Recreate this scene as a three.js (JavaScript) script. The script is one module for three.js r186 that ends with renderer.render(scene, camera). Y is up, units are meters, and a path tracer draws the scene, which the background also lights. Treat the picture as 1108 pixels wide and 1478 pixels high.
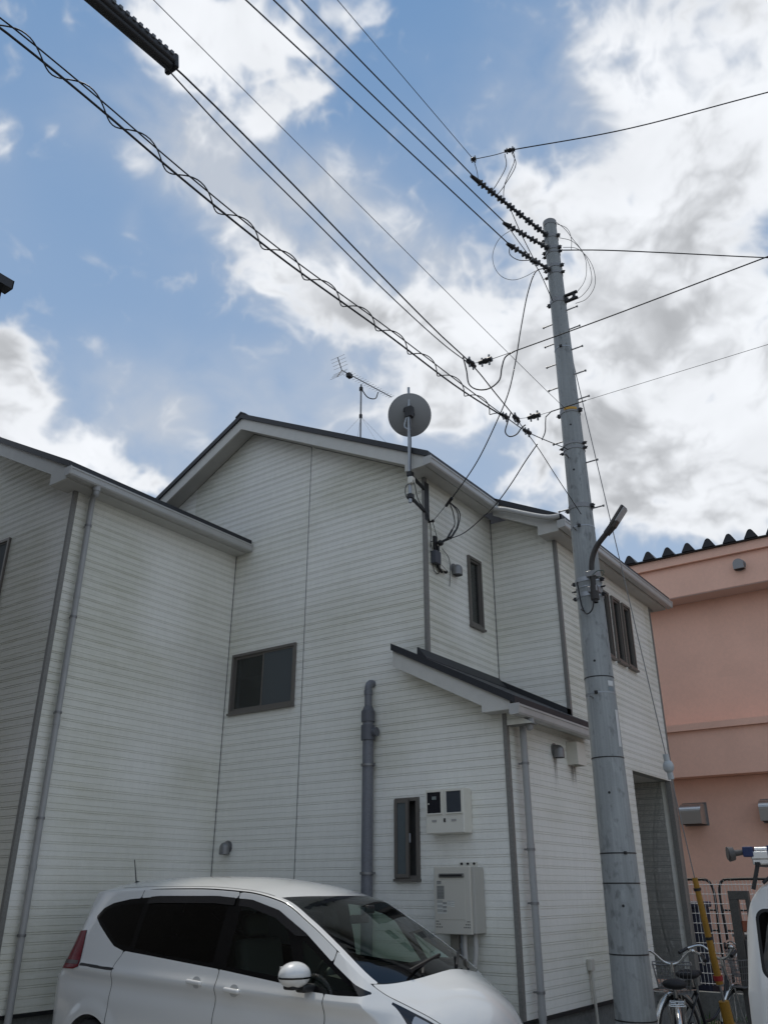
import * as THREE from 'three';
import { mergeGeometries } from 'three/addons/utils/BufferGeometryUtils.js';
import { RoundedBoxGeometry } from 'three/addons/geometries/RoundedBoxGeometry.js';
import { ImprovedNoise } from 'three/addons/math/ImprovedNoise.js';

// ---------------------------------------------------------------- camera, sky, sun, exposure
const scene = new THREE.Scene();
const R = THREE.MathUtils.degToRad;
const camera = new THREE.PerspectiveCamera(63.52, 767 / 1024, 0.05, 600);
camera.rotation.order = 'YXZ';
camera.position.set(0, 1.6, 0);
camera.rotation.set(R(24.52), R(35.84), 0);

const renderer = new THREE.WebGLRenderer({ antialias: true });
renderer.toneMapping = THREE.LinearToneMapping;
renderer.toneMappingExposure = 1.0;
renderer.shadowMap.enabled = true;
renderer.shadowMap.type = THREE.PCFSoftShadowMap;

const SUN_AZ = -62, SUN_EL = 68;
const sunDir = new THREE.Vector3(Math.sin(R(SUN_AZ)) * Math.cos(R(SUN_EL)), Math.sin(R(SUN_EL)), -Math.cos(R(SUN_AZ)) * Math.cos(R(SUN_EL)));
const sun = new THREE.DirectionalLight(new THREE.Color(1.0, 0.93, 0.82), 2.2);
sun.position.copy(sunDir).multiplyScalar(60); sun.target.position.set(0, 0, 0);
sun.castShadow = true; sun.shadow.radius = 14; sun.shadow.mapSize.set(2048, 2048);
Object.assign(sun.shadow.camera, { left: -25, right: 25, top: 25, bottom: -25, near: 1, far: 140 });
scene.add(sun, sun.target);

function rng(seed) { let a = seed >>> 0; return () => { a = (a + 0x6D2B79F5) | 0; let t = Math.imul(a ^ (a >>> 15), 1 | a); t = (t + Math.imul(t ^ (t >>> 7), 61 | t)) ^ t; return ((t ^ (t >>> 14)) >>> 0) / 4294967296; }; }
const perlin = new ImprovedNoise();
const sstep = (a, b, x) => { const t = Math.min(1, Math.max(0, (x - a) / (b - a))); return t * t * (3 - 2 * t); };
const lerp = (a, b, t) => a + (b - a) * t;
function fbm(x, y, z, oct) { let s = 0, a = 0.5, n = 0; for (let i = 0; i < oct; i++) { s += a * perlin.noise(x, y, z); n += a; a *= 0.5; x = x * 2.03 + 17.1; y = y * 2.03 + 3.7; z = z * 2.03 + 9.2; } return s / n; }

// clouds in view: azimuth, elevation, half-widths, turn (degrees), weight
const CLOUDS = [
[-51.7, 54.5, 3.8, 2.1, -7.0, 0.9], [-53.2, 52.0, 3.5, 2.2, -16.2, 0.8], [-44.5, 52.7, 2.9, 2.8, -3.1, 0.75], [-46.1, 49.5, 3.0, 1.2, 27.8, 0.55],
[-48.3, 48.7, 1.3, 0.8, 9.4, 0.4], [-39.8, 55.7, 2.1, 0.9, 3.2, 0.5], [-56.3, 51.3, 1.8, 1.9, -13.8, 0.6], [-59.3, 52.9, 1.0, 0.5, 19.1, 0.35],
[-52.9, 47.5, 4.7, 2.4, -17.3, -0.75], [-47.5, 45.6, 6.2, 2.9, -26.6, -0.8], [-39.9, 44.6, 5.9, 2.6, -27.2, -0.75], [-51.5, 43.2, 2.2, 1.7, -9.2, 0.38],
[-36.1, 43.9, 2.7, 1.5, 30.2, 0.5], [-52.3, 47.6, 2.1, 1.2, -7.7, 0.25], [-43.7, 44.9, 3.1, 1.5, -24.4, 0.25], [-44.1, 42.3, 8.2, 3.5, -14.4, -0.5],
[-35.5, 31.2, 8.5, 3.8, -0.2, -0.6], [-30.6, 41.1, 4.1, 2.7, -3.5, -0.45], [-57.4, 30.3, 6.2, 2.7, 11.3, -0.4], [-48.9, 32.4, 7.5, 2.8, 7.1, -0.4],
[-52.0, 27.8, 7.4, 2.3, 7.7, -0.6], [-63.0, 47.1, 2.4, 1.5, 20.6, -0.25], [-16.7, 48.0, 8.0, 3.6, -14.4, -0.4], [-35.5, 35.8, 3.8, 1.9, -0.2, -0.5],
[-43.3, 39.7, 3.9, 2.5, -15.2, 0.75], [-38.5, 38.6, 3.3, 2.3, -18.4, 0.65], [-46.3, 39.9, 2.0, 1.6, 6.7, 0.4], [-33.1, 37.2, 3.7, 2.1, -1.6, 0.6],
[-29.6, 37.1, 4.1, 2.8, -3.8, 0.7], [-28.2, 32.8, 5.1, 2.8, -4.2, 0.65], [-32.1, 33.0, 2.8, 1.9, -2.0, 0.4], [-35.5, 31.2, 2.4, 1.4, -0.2, 0.35],
[-31.1, 30.1, 3.3, 1.4, -2.4, 0.55], [-38.9, 34.9, 1.9, 0.9, 1.8, 0.2], [-23.9, 36.6, 4.0, 3.7, -7.2, 0.7], [-24.1, 45.4, 2.6, 1.7, 21.6, 0.4],
[-21.1, 44.2, 3.4, 2.1, 9.6, 0.65], [-16.4, 43.9, 3.7, 2.5, 6.3, 0.75], [-11.5, 42.9, 4.4, 2.9, 2.9, 0.8], [-6.0, 42.7, 3.7, 3.2, -11.2, 0.8],
[-13.7, 40.4, 4.5, 2.1, -14.8, 0.6], [-10.8, 36.7, 5.1, 3.0, -15.6, 0.75], [-17.0, 37.5, 3.4, 2.6, -11.7, 0.8], [-19.5, 32.0, 5.2, 4.1, -8.8, 0.8],
[-14.3, 29.4, 6.6, 4.5, -11.0, 0.95], [-9.4, 27.5, 4.7, 4.8, -13.0, 0.95], [-7.6, 33.3, 3.5, 2.6, -16.5, 0.7], [-18.8, 25.9, 5.2, 2.8, -7.6, 0.7],
[-14.3, 23.9, 5.7, 2.3, -9.1, 0.7], [-9.6, 22.2, 2.4, 1.8, -10.6, 0.5], [-16.9, 52.6, 2.8, 1.6, -15.3, 0.3], [-11.4, 51.6, 4.2, 2.5, -19.6, 0.38],
[-5.5, 49.3, 4.4, 3.3, -23.9, 0.5], [-2.6, 46.5, 3.2, 3.3, -25.4, 0.5], [-16.2, 50.2, 2.4, 1.5, -15.3, 0.25], [-2.1, 50.5, 3.5, 2.1, -27.3, 0.4],
[-7.5, 50.2, 7.3, 4.4, -22.5, -1.0], [-4.6, 47.1, 4.4, 3.3, -24.0, -0.4], [-25.7, 52.6, 1.0, 0.4, 21.9, 0.3], [-10.2, 47.5, 3.1, 1.9, -19.5, 0.35],
[-63.9, 29.9, 2.8, 2.6, 14.9, 0.95], [-61.6, 29.0, 1.9, 1.5, 13.2, 0.7], [-65.1, 32.2, 1.4, 1.3, 16.7, 0.6], [-61.1, 26.4, 3.8, 1.1, 11.8, 0.6],
[-57.8, 27.0, 1.9, 1.3, -9.6, 0.65], [-54.7, 25.6, 2.7, 1.1, -11.6, 0.6], [-52.7, 25.4, 1.8, 0.9, 7.4, 0.5], [-59.4, 24.9, 3.0, 1.1, 10.4, 0.5],
[-49.0, 28.6, 1.4, 0.9, 6.4, 0.35], [-50.5, 28.5, 1.4, 0.7, 7.1, 0.25], [-49.4, 27.4, 2.8, 0.7, 6.3, 0.4], [-66.7, 27.4, 3.1, 3.4, 15.4, 0.9],
[-68.6, 44.1, 0.9, 1.3, 24.1, 0.55], [-65.3, 45.5, 0.6, 0.5, 21.9, 0.3], [-58.6, 45.9, 1.2, 1.0, 46.7, 0.4], [-57.5, 45.1, 0.9, 0.5, 15.7, 0.35],
[-57.6, 41.8, 0.7, 1.2, -5.1, 0.36], [-60.0, 39.0, 0.7, 0.4, -14.2, 0.38], [-70.5, 50.4, 1.1, 0.7, 28.1, 0.25], [-65.6, 51.2, 0.4, 0.7, 24.0, 0.25],
[-57.4, 29.8, 1.7, 0.8, 31.1, 0.2]];
function makeSky() {
  const W = 4096, H = 2048, data = new Float32Array(W * H * 4);
  const blobs = CLOUDS.map(([az, el, ax, ay, rot, w]) => {
    const d = new THREE.Vector3(Math.sin(R(az)) * Math.cos(R(el)), Math.sin(R(el)), -Math.cos(R(az)) * Math.cos(R(el)));
    const e = new THREE.Vector3(Math.cos(R(az)), 0, Math.sin(R(az))), n = new THREE.Vector3().crossVectors(e, d);
    const c = Math.cos(R(rot)), s = Math.sin(R(rot));
    const t1 = e.clone().multiplyScalar(c).addScaledVector(n, s).divideScalar(R(ax)), t2 = n.clone().multiplyScalar(c).addScaledVector(e, -s).divideScalar(R(ay));
    return { d, t1, t2, w, lim: Math.cos(Math.min(R(Math.max(ax, ay)) * 3, 1.5)) };
  });
  const mid = new THREE.Vector3(Math.sin(R(-35.8)) * Math.cos(R(42)), Math.sin(R(42)), -Math.cos(R(-35.8)) * Math.cos(R(42)));
  const d = new THREE.Vector3();
  for (let j = 0; j < H; j++) {
    const el = ((j + 0.5) / H - 0.5) * Math.PI, sy = Math.sin(el), cy = Math.cos(el);
    for (let i = 0; i < W; i++) {
      const a = ((i + 0.5) / W - 0.5) * 2 * Math.PI;
      d.set(Math.cos(a) * cy, sy, Math.sin(a) * cy);
      const k = (j * W + i) * 4;
      const up = Math.max(sy, 0);
      if (sy < -0.13) { data[k] = data[k + 1] = data[k + 2] = 0.2; data[k + 3] = 1; continue; }
      // clear air
      const hz = Math.pow(up, 0.6);
      let r = lerp(0.62, 0.118, hz), g = lerp(0.71, 0.262, hz), b = lerp(0.82, 0.505, hz);
      // clouds
      let cov = 0, veil = 0;
      const inView = sstep(0.70, 0.82, d.dot(mid)), seen = inView > 0;
      if (seen) for (const q of blobs) {
        if (d.dot(q.d) < q.lim) continue;
        const u = d.dot(q.t1), v = d.dot(q.t2), e = u * u + v * v;
        if (e < 9) { if (q.w > 0) cov += q.w * Math.exp(-e * 0.9); else veil -= q.w * Math.exp(-e * 0.8); }
      }
      const low = fbm(d.x * 2.6 + 5, d.y * 3.4, d.z * 2.6, 3);
      cov = lerp(0.40 + low * 1.3, Math.min(cov, 1.25), inView); veil = lerp(0.3 + low, veil, inView);
      const wx = seen ? fbm(d.x * 8, d.y * 10, d.z * 8 + 4, 3) * 0.035 : 0, wy = seen ? fbm(d.x * 8 + 9, d.y * 10 + 5, d.z * 8, 3) * 0.035 : 0;
      const X = d.x + wx, Y = d.y + wy, Z = d.z - wx, o7 = seen ? 8 : 3, o5 = seen ? 5 : 2;
      const fine = fbm(X * 13, Y * 17 + 2, Z * 13, o7), bil = Math.abs(fbm(X * 22 + 8, Y * 29, Z * 22, o5));
      const dens = cov * 0.92 + fine * 0.95 + (0.15 - bil) * 0.9;
      const alpha = sstep(0.16, 0.88, dens);
      const haze = Math.min(0.7, 0.20 * sstep(0.0, 0.9, cov + low * 0.8 + 0.1) + 0.66 * veil * (0.75 + 1.1 * fine));
      const core = sstep(0.8, 1.55, dens + fbm(d.x * 5 + 1, d.y * 7, d.z * 5, 3) * 1.1);
      const puff = fbm(X * 10 + 3, Y * 13, Z * 10, seen ? 6 : 2);
      const lit = 0.925 - 0.36 * core + 0.30 * puff * (0.5 + core);
      const A = Math.min(1, alpha * 0.97 + haze * (1 - alpha)), w = lerp(0.66, lit, alpha);
      r = lerp(r, w * 0.975, A); g = lerp(g, w * 1.0, A); b = lerp(b, w * 1.04, A);
      if (sy < 0) { const t = sstep(0, -0.12, sy); r = lerp(r, 0.2, t); g = lerp(g, 0.2, t); b = lerp(b, 0.2, t); }
      data[k] = r; data[k + 1] = g; data[k + 2] = b; data[k + 3] = 1;
    }
  }
  const t = new THREE.DataTexture(data, W, H, THREE.RGBAFormat, THREE.FloatType);
  t.mapping = THREE.EquirectangularReflectionMapping; t.magFilter = THREE.LinearFilter; t.minFilter = THREE.LinearFilter; t.colorSpace = THREE.LinearSRGBColorSpace; t.needsUpdate = true;
  return t;
}
const skyTex = makeSky();
scene.background = skyTex; scene.environment = skyTex;

// ---------------------------------------------------------------- helpers
const V = (x, y, z) => new THREE.Vector3(x, y, z);
const baseOf = new WeakMap();
const taken = {};
function numbered(n) { if (!(n in taken)) { taken[n] = 0; return n; } taken[n]++; return n + '_' + String(taken[n]).padStart(3, '0'); }
function prep(g) {
  const keep = g.userData.keepUV; g = g.index ? g.toNonIndexed() : g; if (keep) g.userData.keepUV = true;
  for (const k of Object.keys(g.attributes)) if (!['position', 'normal', 'uv', 'color'].includes(k)) g.deleteAttribute(k);
  if (!g.attributes.normal) g.computeVertexNormals();
  if (!g.attributes.uv) g.setAttribute('uv', new THREE.BufferAttribute(new Float32Array(g.attributes.position.count * 2), 2));
  if (g.userData.keepUV) return g;
  // uv in metres, projected along the main direction of each face
  const p = g.attributes.position, uv = g.attributes.uv, a = V(), b = V(), c = V(), n = V();
  for (let i = 0; i < p.count; i += 3) {
    a.fromBufferAttribute(p, i); b.fromBufferAttribute(p, i + 1); c.fromBufferAttribute(p, i + 2);
    n.crossVectors(b.sub(a), c.clone().sub(a)); const ax = Math.abs(n.x), ay = Math.abs(n.y), az = Math.abs(n.z);
    for (let k = 0; k < 3; k++) {
      const x = p.getX(i + k), y = p.getY(i + k), z = p.getZ(i + k);
      if (ay >= ax && ay >= az) uv.setXY(i + k, x, z); else if (ax >= az) uv.setXY(i + k, z, y); else uv.setXY(i + k, x, y);
    }
  }
  return g;
}
function join(gs) { gs = (Array.isArray(gs) ? gs : [gs]).map(prep); return gs.length > 1 ? mergeGeometries(gs) : gs[0]; }
function meshOf(name, gs, mat, base) { const g = join(gs); if (base) g.translate(-base.x, -base.y, -base.z); const m = new THREE.Mesh(g, mat); m.name = name; m.castShadow = m.receiveShadow = true; return m; }
function thing(name, label, category, base = [0, 0, 0], group) {
  const o = new THREE.Group(); o.name = numbered(name); o.position.set(...base); scene.add(o); baseOf.set(o, V(...base));
  o.userData = { label, category }; if (group) o.userData.group = group; return o;
}
function part(name, gs, mat, parent, label) { const b = baseOf.get(parent); const m = meshOf(name, gs, mat, b); parent.add(m); baseOf.set(m, b); if (label) m.userData.label = label; return m; }
function single(name, gs, mat, label, category, group, base) { const b = base ? V(...base) : null; const m = meshOf(numbered(name), gs, mat, b); if (b) m.position.copy(b); scene.add(m); m.userData = { label, category }; if (group) m.userData.group = group; return m; }
function structure(name, gs, mat) { const m = meshOf(name, gs, mat); scene.add(m); m.userData.kind = 'structure'; return m; }
function copyOf(o, pos, turn, label) { const c = o.clone(); c.name = numbered(o.name); c.userData = { ...o.userData }; c.position.set(...pos); c.rotation.y = turn; if (label) c.userData.label = label; scene.add(c); return c; }

function box(x0, x1, y0, y1, z0, z1, r = 0) {
  const w = Math.abs(x1 - x0), h = Math.abs(y1 - y0), d = Math.abs(z1 - z0);
  const g = r ? new RoundedBoxGeometry(w, h, d, 2, Math.min(r, w / 2.01, h / 2.01, d / 2.01)) : new THREE.BoxGeometry(w, h, d);
  return g.translate((x0 + x1) / 2, (y0 + y1) / 2, (z0 + z1) / 2);
}
function bar(a, b, r0, r1 = r0, seg = 12, open = false) {
  a = Array.isArray(a) ? V(...a) : a; b = Array.isArray(b) ? V(...b) : b;
  const d = b.clone().sub(a), g = new THREE.CylinderGeometry(r1, r0, d.length(), seg, 1, open);
  g.applyQuaternion(new THREE.Quaternion().setFromUnitVectors(V(0, 1, 0), d.clone().normalize()));
  return g.translate((a.x + b.x) / 2, (a.y + b.y) / 2, (a.z + b.z) / 2);
}
function beam(a, b, w, h) { // rectangular bar, w across, h up
  a = V(...a); b = V(...b); const d = b.clone().sub(a), g = new THREE.BoxGeometry(w, h, d.length());
  const m = new THREE.Matrix4().lookAt(b, a, V(0, 1, 0)); g.applyMatrix4(m);
  return g.translate((a.x + b.x) / 2, (a.y + b.y) / 2, (a.z + b.z) / 2);
}
function tube(pts, r, n = 32, seg = 6, tension = 0.5) { const c = new THREE.CatmullRomCurve3(pts.map(p => Array.isArray(p) ? V(...p) : p), false, 'centripetal', tension); return new THREE.TubeGeometry(c, n, r, seg, false); }
function prismZ(poly, z0, z1) { const s = new THREE.Shape(poly.map(p => new THREE.Vector2(p[0], p[1]))); return new THREE.ExtrudeGeometry(s, { depth: z1 - z0, bevelEnabled: false }).translate(0, 0, z0); }
function prismX(poly, x0, x1) { const s = new THREE.Shape(poly.map(p => new THREE.Vector2(-p[0], p[1]))); return new THREE.ExtrudeGeometry(s, { depth: x1 - x0, bevelEnabled: false }).rotateY(Math.PI / 2).translate(x0, 0, 0); }
function sph(x, y, z, r, sx = 1, sy = 1, sz = 1, a = 16, b = 12) { return new THREE.SphereGeometry(r, a, b).scale(sx, sy, sz).translate(x, y, z); }

// ---------------------------------------------------------------- textures and materials
function dataTex(w, h, fn, srgb = true) {
  const d = new Uint8Array(w * h * 4);
  for (let j = 0; j < h; j++) for (let i = 0; i < w; i++) { const c = fn(i / w, j / h, i, j), k = (j * w + i) * 4; d[k] = Math.max(0, Math.min(255, c[0])); d[k + 1] = Math.max(0, Math.min(255, c[1])); d[k + 2] = Math.max(0, Math.min(255, c[2])); d[k + 3] = 255; }
  const t = new THREE.DataTexture(d, w, h); t.wrapS = t.wrapT = THREE.RepeatWrapping; t.magFilter = THREE.LinearFilter; t.minFilter = THREE.LinearMipmapLinearFilter; t.generateMipmaps = true; if (srgb) t.colorSpace = THREE.SRGBColorSpace; t.needsUpdate = true; return t;
}
function scaled(t, sx, sy, ox = 0, oy = 0) { const c = t.clone(); c.repeat.set(1 / sx, 1 / sy); c.offset.set(ox, oy); c.needsUpdate = true; return c; }
function tileNoise(w, h, cells, seed) { // tileable value noise, 0..1
  const r = rng(seed), n = cells, grid = Array.from({ length: n * n }, () => r());
  return (u, v, su = 1, sv = 1) => { const x = u * n * su, y = v * n * sv, x0 = Math.floor(x), y0 = Math.floor(y), fx = x - x0, fy = y - y0, sx = fx * fx * (3 - 2 * fx), sy2 = fy * fy * (3 - 2 * fy); const m = (i, lim) => ((i % lim) + lim) % lim; const g = (i, j) => grid[m(i, n) + n * m(j, n)]; return lerp(lerp(g(x0, y0), g(x0 + 1, y0), sx), lerp(g(x0, y0 + 1), g(x0 + 1, y0 + 1), sx), sy2); };
}
const PERIOD = 0.2275, SPAN = PERIOD * 36, Y_SIDING = 0.54;
const nA = tileNoise(0, 0, 64, 11), nB = tileNoise(0, 0, 64, 12), nC = tileNoise(0, 0, 64, 13);
const rf = rng(5);
const sidingTex = dataTex(2048, 2048, (u, v) => {
  // painted panel, faint vertical stipple, algae and rain dirt lying along the joints
  const f = (v * 36) % 1;
  let s = 238 + (rf() - 0.5) * 13 + (nA(u, v, 4, 1) - 0.5) * 5;
  const patch = sstep(0.40, 0.80, nB(u, v, 0.07, 0.09) * 0.6 + nC(u, v, 0.18, 0.22) * 0.4);
  const streak = nA(u, v, 0.35, 9) * 0.5 + nB(u, v, 1.2, 12) * 0.5;
  const grit = sstep(0.35, 0.8, nC(u, v, 0.5, 1.5)) * 0.5 + nA(u, v, 3, 3) * 0.3;
  const dirt = patch * (0.22 + 0.12 * sstep(0.40, 0.80, streak) + 0.14 * grit) * 0.8;
  const k = Math.min(0.75, dirt * 0.72);
  return [lerp(s + 2, 138, k), lerp(s + 1, 136, k), lerp(s - 7, 98, k)];
});
const sidingRough = 0.62;
const sidings = [0, 1, 2].map(i => new THREE.MeshStandardMaterial({ name: 'siding', color: new THREE.Color(1, 1, 1).multiplyScalar(0.965 + i * 0.012), roughness: sidingRough, map: sidingTex }));
const speck = dataTex(512, 512, (u, v) => { const s = 225 + (nA(u, v, 1, 1) - 0.5) * 26 + (nB(u, v, 4, 4) - 0.5) * 22 + (rf() - 0.5) * 22; return [s, s, s]; });
const plain = dataTex(256, 256, (u, v) => { const q = 236 + (nA(u, v, 0.3, 0.3) - 0.5) * 9 + (rf() - 0.5) * 7; return [q, q, q]; }), plain2 = scaled(plain, 1.7, 1.7);
const speck2 = scaled(speck, 2.2, 2.2), speckS = scaled(speck, 0.6, 0.6);
const std = (rgb, roughness = 0.6, metalness = 0, map = null, extra = {}) => new THREE.MeshStandardMaterial({ color: new THREE.Color().setRGB(...rgb), roughness, metalness, map, ...extra });
const M = {
  wallBack: std([0.26, 0.26, 0.245], 0.8),
  trimGrey: std([0.27, 0.262, 0.24], 0.5, 0, speckS),
  barge: std([0.68, 0.67, 0.62], 0.55, 0, plain2),
  soffit: std([0.60, 0.59, 0.55], 0.7, 0, plain2),
  gutter: std([0.54, 0.535, 0.51], 0.35, 0, plain2),
  downpipe: std([0.42, 0.42, 0.41], 0.4, 0, plain2),
  roof: std([0.028, 0.030, 0.036], 0.55, 0, speckS),
  frame: std([0.15, 0.137, 0.122], 0.42, 0.2),
  caulk: std([0.20, 0.20, 0.195], 0.8),
  foundation: std([0.22, 0.23, 0.22], 0.85, 0, speck2),
  interior: std([0.10, 0.10, 0.095], 0.9),
  glass: new THREE.MeshPhysicalMaterial({ color: new THREE.Color().setRGB(0.55, 0.6, 0.6), roughness: 0.02, transmission: 1, thickness: 0, ior: 1.5 }),
  frosted: new THREE.MeshPhysicalMaterial({ color: new THREE.Color().setRGB(0.10, 0.12, 0.125), roughness: 0.25, ior: 1.5 }),
  mesh: std([0.075, 0.085, 0.088], 0.8),
  steel: std([0.42, 0.42, 0.42], 0.32, 0.9),
  steelDull: std([0.25, 0.25, 0.25], 0.5, 0.7),
  galv: std([0.36, 0.38, 0.40], 0.45, 0.6),
  black: std([0.012, 0.012, 0.013], 0.5),
  rubber: std([0.016, 0.016, 0.017], 0.75),
  cable: std([0.018, 0.018, 0.02], 0.6),
  pipeGrey: std([0.20, 0.21, 0.235], 0.45, 0, speckS),
  beige: std([0.57, 0.545, 0.475], 0.5),
  boxWhite: std([0.70, 0.68, 0.60], 0.45),
};
// ---------------------------------------------------------------- ground
const X0 = -8.035, X1 = -4.874, X2 = -3.964, Z1 = -7.58, Z0 = -4.954, ZN = -9.21, ZE = -12.65;
{
  const asph = dataTex(512, 512, (u, v) => { const s = 190 + (rf() - 0.5) * 90 + (nA(u, v, 1, 1) - 0.5) * 40 + (nB(u, v, 0.2, 0.2) - 0.5) * 40; return [s, s, s]; });
  const conc = dataTex(512, 512, (u, v) => { const s = 225 + (rf() - 0.5) * 26 + (nA(u, v, 1, 1) - 0.5) * 22 + (nC(u, v, 0.15, 0.15) - 0.5) * 50; return [s, s * 0.99, s * 0.965]; });
  structure('ground', new THREE.PlaneGeometry(400, 400).rotateX(-Math.PI / 2), std([0.19, 0.186, 0.178], 0.95, 0, scaled(asph, 1.6, 1.6)));
  structure('parking_pavement', box(-13, -2.05, -0.1, 0.012, -12.4, -2.6), std([0.40, 0.392, 0.375], 0.9, 0, scaled(conc, 3.1, 3.1)));
  structure('soil_strip', box(-6, 4, -0.1, 0.02, -15.9, -12.45), std([0.24, 0.19, 0.145], 0.98, 0, scaled(asph, 0.9, 0.9)));
}

// ---------------------------------------------------------------- house
const house = thing('house', 'two storey white house with horizontal grooved siding and dark gable roofs', 'house', [-8, 0, -9]);
const GD = 0.0085;
// one course: raised faces, two pairs of narrow grooves and a finer line; the lap joint at the top of every second course is wider
const profile = e => [[0, -GD], [0.0005, 0], [0.210, 0], [0.213, -0.006], [0.227, -0.006], [0.2275, 0], [0.500, 0], [0.505, -GD], [0.5235, -GD], [0.524, 0], [0.590, 0], [0.595, -GD], [0.6135, -GD], [0.614, 0], [0.886 - e, 0], [0.891 - e, -GD], [0.9095, -GD], [0.91, 0], [0.975 - e, 0], [0.98 - e, -GD], [1, -GD]];
const PROFILES = [profile(0), profile(0.006)];
const tone = rng(77);
// A wall in its own plane: U runs right as seen from outside, N points out. left(y), right(y) bound it.
function sidingWall(name, parent, o) {
  const { O, U, N, y0, y1, left, right, openings = [], seams = [], uoff = 0, thick = 0.12 } = o;
  const P = (u, y, d) => [O[0] + U[0] * u + N[0] * d, y, O[2] + U[2] * u + N[2] * d];
  // backing wall with real openings
  const ys = [...new Set([y0, y1, ...(o.breaks || [])])].sort((a, b) => a - b), lp = [], rp = [];
  for (const y of ys) { const e = 1e-4; const I = 0.016; if (y > y0) { lp.push([left(y - e) + I, y]); rp.push([right(y - e) - I, y]); } if (y < y1) { lp.push([left(y + e) + I, y]); rp.push([right(y + e) - I, y]); } }
  const sh = new THREE.Shape([...rp, ...lp.reverse()].map(p => new THREE.Vector2(p[0], p[1])));
  for (const [a, b0, cc, d, more = 0] of openings) { const c = Math.max(cc, y0 + 0.003), b = b0 + more; sh.holes.push(new THREE.Path([[a, c], [a, d], [b, d], [b, c]].map(p => new THREE.Vector2(...p)))); }
  const g = new THREE.ExtrudeGeometry(sh, { depth: thick, bevelEnabled: false });
  const m4 = new THREE.Matrix4().makeBasis(V(...U), V(0, 1, 0), V(...N)); m4.setPosition(O[0] - N[0] * (thick + 0.012), 0, O[2] - N[2] * (thick + 0.012)); g.applyMatrix4(m4);
  const wall = part(name, g, M.wallBack, parent);
  const kn = Math.ceil((y1 - Y_SIDING) / PERIOD);
  for (let k = 0; k < kn; k++) {
    const yb = Y_SIDING + k * PERIOD, PROFILE = PROFILES[k % 2]; if (yb + PERIOD < y0) continue;
    const lo = -1e9, cuts = [lo, ...seams, 1e9];
    for (let s = 0; s + 1 < cuts.length; s++) {
      const buckets = {}; const full = openings.filter(op => op[2] <= yb + 1e-6 && op[3] >= yb + PERIOD - 1e-6);
      const L = y => Math.max(left(y), cuts[s] + (s ? 0.006 : 0)), Rr = y => Math.min(right(y), cuts[s + 1] - (s + 2 < cuts.length ? 0.006 : 0));
      const quad = (ya, da, ybb, db, ua0, ua1, ub0, ub1) => {
        const um = (ua0 + ua1) / 2, key = full.filter(op => (op[0] + op[1]) / 2 < um).length, { pos, nor, uv } = buckets[key] ??= { pos: [], nor: [], uv: [] };
        const A = P(ua0, ya, da), B = P(ua1, ya, da), C = P(ub1, ybb, db), D = P(ub0, ybb, db);
        let ny = -(db - da), nd = ybb - ya; const l = Math.hypot(ny, nd) || 1; ny /= l; nd /= l;
        const n = [N[0] * nd, ny, N[2] * nd];
        const UVs = [[ua0, ya], [ua1, ya], [ub1, ybb], [ub0, ybb]].map(q => [(q[0] + uoff) / SPAN, (q[1] - Y_SIDING) / SPAN]);
        for (const [pt, w] of [[A, 0], [B, 1], [C, 2], [A, 0], [C, 2], [D, 3]]) { pos.push(...pt); nor.push(...n); uv.push(...UVs[w]); }
      };
      for (let i = 0; i + 1 < PROFILE.length; i++) {
        let [fa, da] = PROFILE[i], [fb, db] = PROFILE[i + 1]; let ya = yb + fa * PERIOD, yc = yb + fb * PERIOD;
        if (yc <= y0 || ya >= y1) continue;
        const clip = (lo2, hi2) => { const a2 = Math.max(ya, lo2), b2 = Math.min(yc, hi2); if (b2 - a2 < 1e-6) return null; const t = y => (y - ya) / (yc - ya || 1); return [a2, lerp(da, db, t(a2)), b2, lerp(da, db, t(b2))]; };
        // break rows at opening edges
        const lv = [Math.max(ya, y0), Math.min(yc, y1)]; for (const op of openings) for (const e of [op[2], op[3]]) if (e > lv[0] + 1e-6 && e < lv[1] - 1e-6) lv.push(e); for (const e of (o.breaks || [])) if (e > lv[0] + 1e-6 && e < lv[1] - 1e-6) lv.push(e);
        lv.sort((a, b) => a - b);
        for (let q = 0; q + 1 < lv.length; q++) {
          const c = clip(lv[q], lv[q + 1]); if (!c) continue; const ym = (c[0] + c[2]) / 2;
          let segs = [[L(c[0] + 1e-5), Rr(c[0] + 1e-5), L(c[2] - 1e-5), Rr(c[2] - 1e-5)]];
          for (const op of openings) if (ym > op[2] && ym < op[3]) segs = segs.flatMap(sg => { const out = []; if (op[0] > Math.min(sg[0], sg[2])) out.push([sg[0], Math.min(sg[1], op[0]), sg[2], Math.min(sg[3], op[0])]); if (op[1] < Math.max(sg[1], sg[3])) out.push([Math.max(sg[0], op[1]), sg[1], Math.max(sg[2], op[1]), sg[3]]); return out; });
          for (const sg of segs) if (sg[1] - sg[0] > 0.002 || sg[3] - sg[2] > 0.002) quad(c[0], c[1], c[2], c[3], sg[0], Math.max(sg[0], sg[1]), sg[2], Math.max(sg[2], sg[3]));
        }
      }
      for (const { pos, nor, uv } of Object.values(buckets)) {
      const bg = new THREE.BufferGeometry(); bg.setAttribute('position', new THREE.Float32BufferAttribute(pos, 3)); bg.setAttribute('normal', new THREE.Float32BufferAttribute(nor, 3)); bg.setAttribute('uv', new THREE.Float32BufferAttribute(uv, 2)); bg.userData.keepUV = true;
      part('siding_board', bg, sidings[Math.floor(tone() * 3)], wall);
      }
    }
  }
  return wall;
}
const SL = 0.513, RX = -7.86, RY = 7.99;
const mainRoof = x => RY - SL * Math.abs(x - RX);
const leanRoof = x => 3.37 - SL * (x + 3.80);
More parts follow.
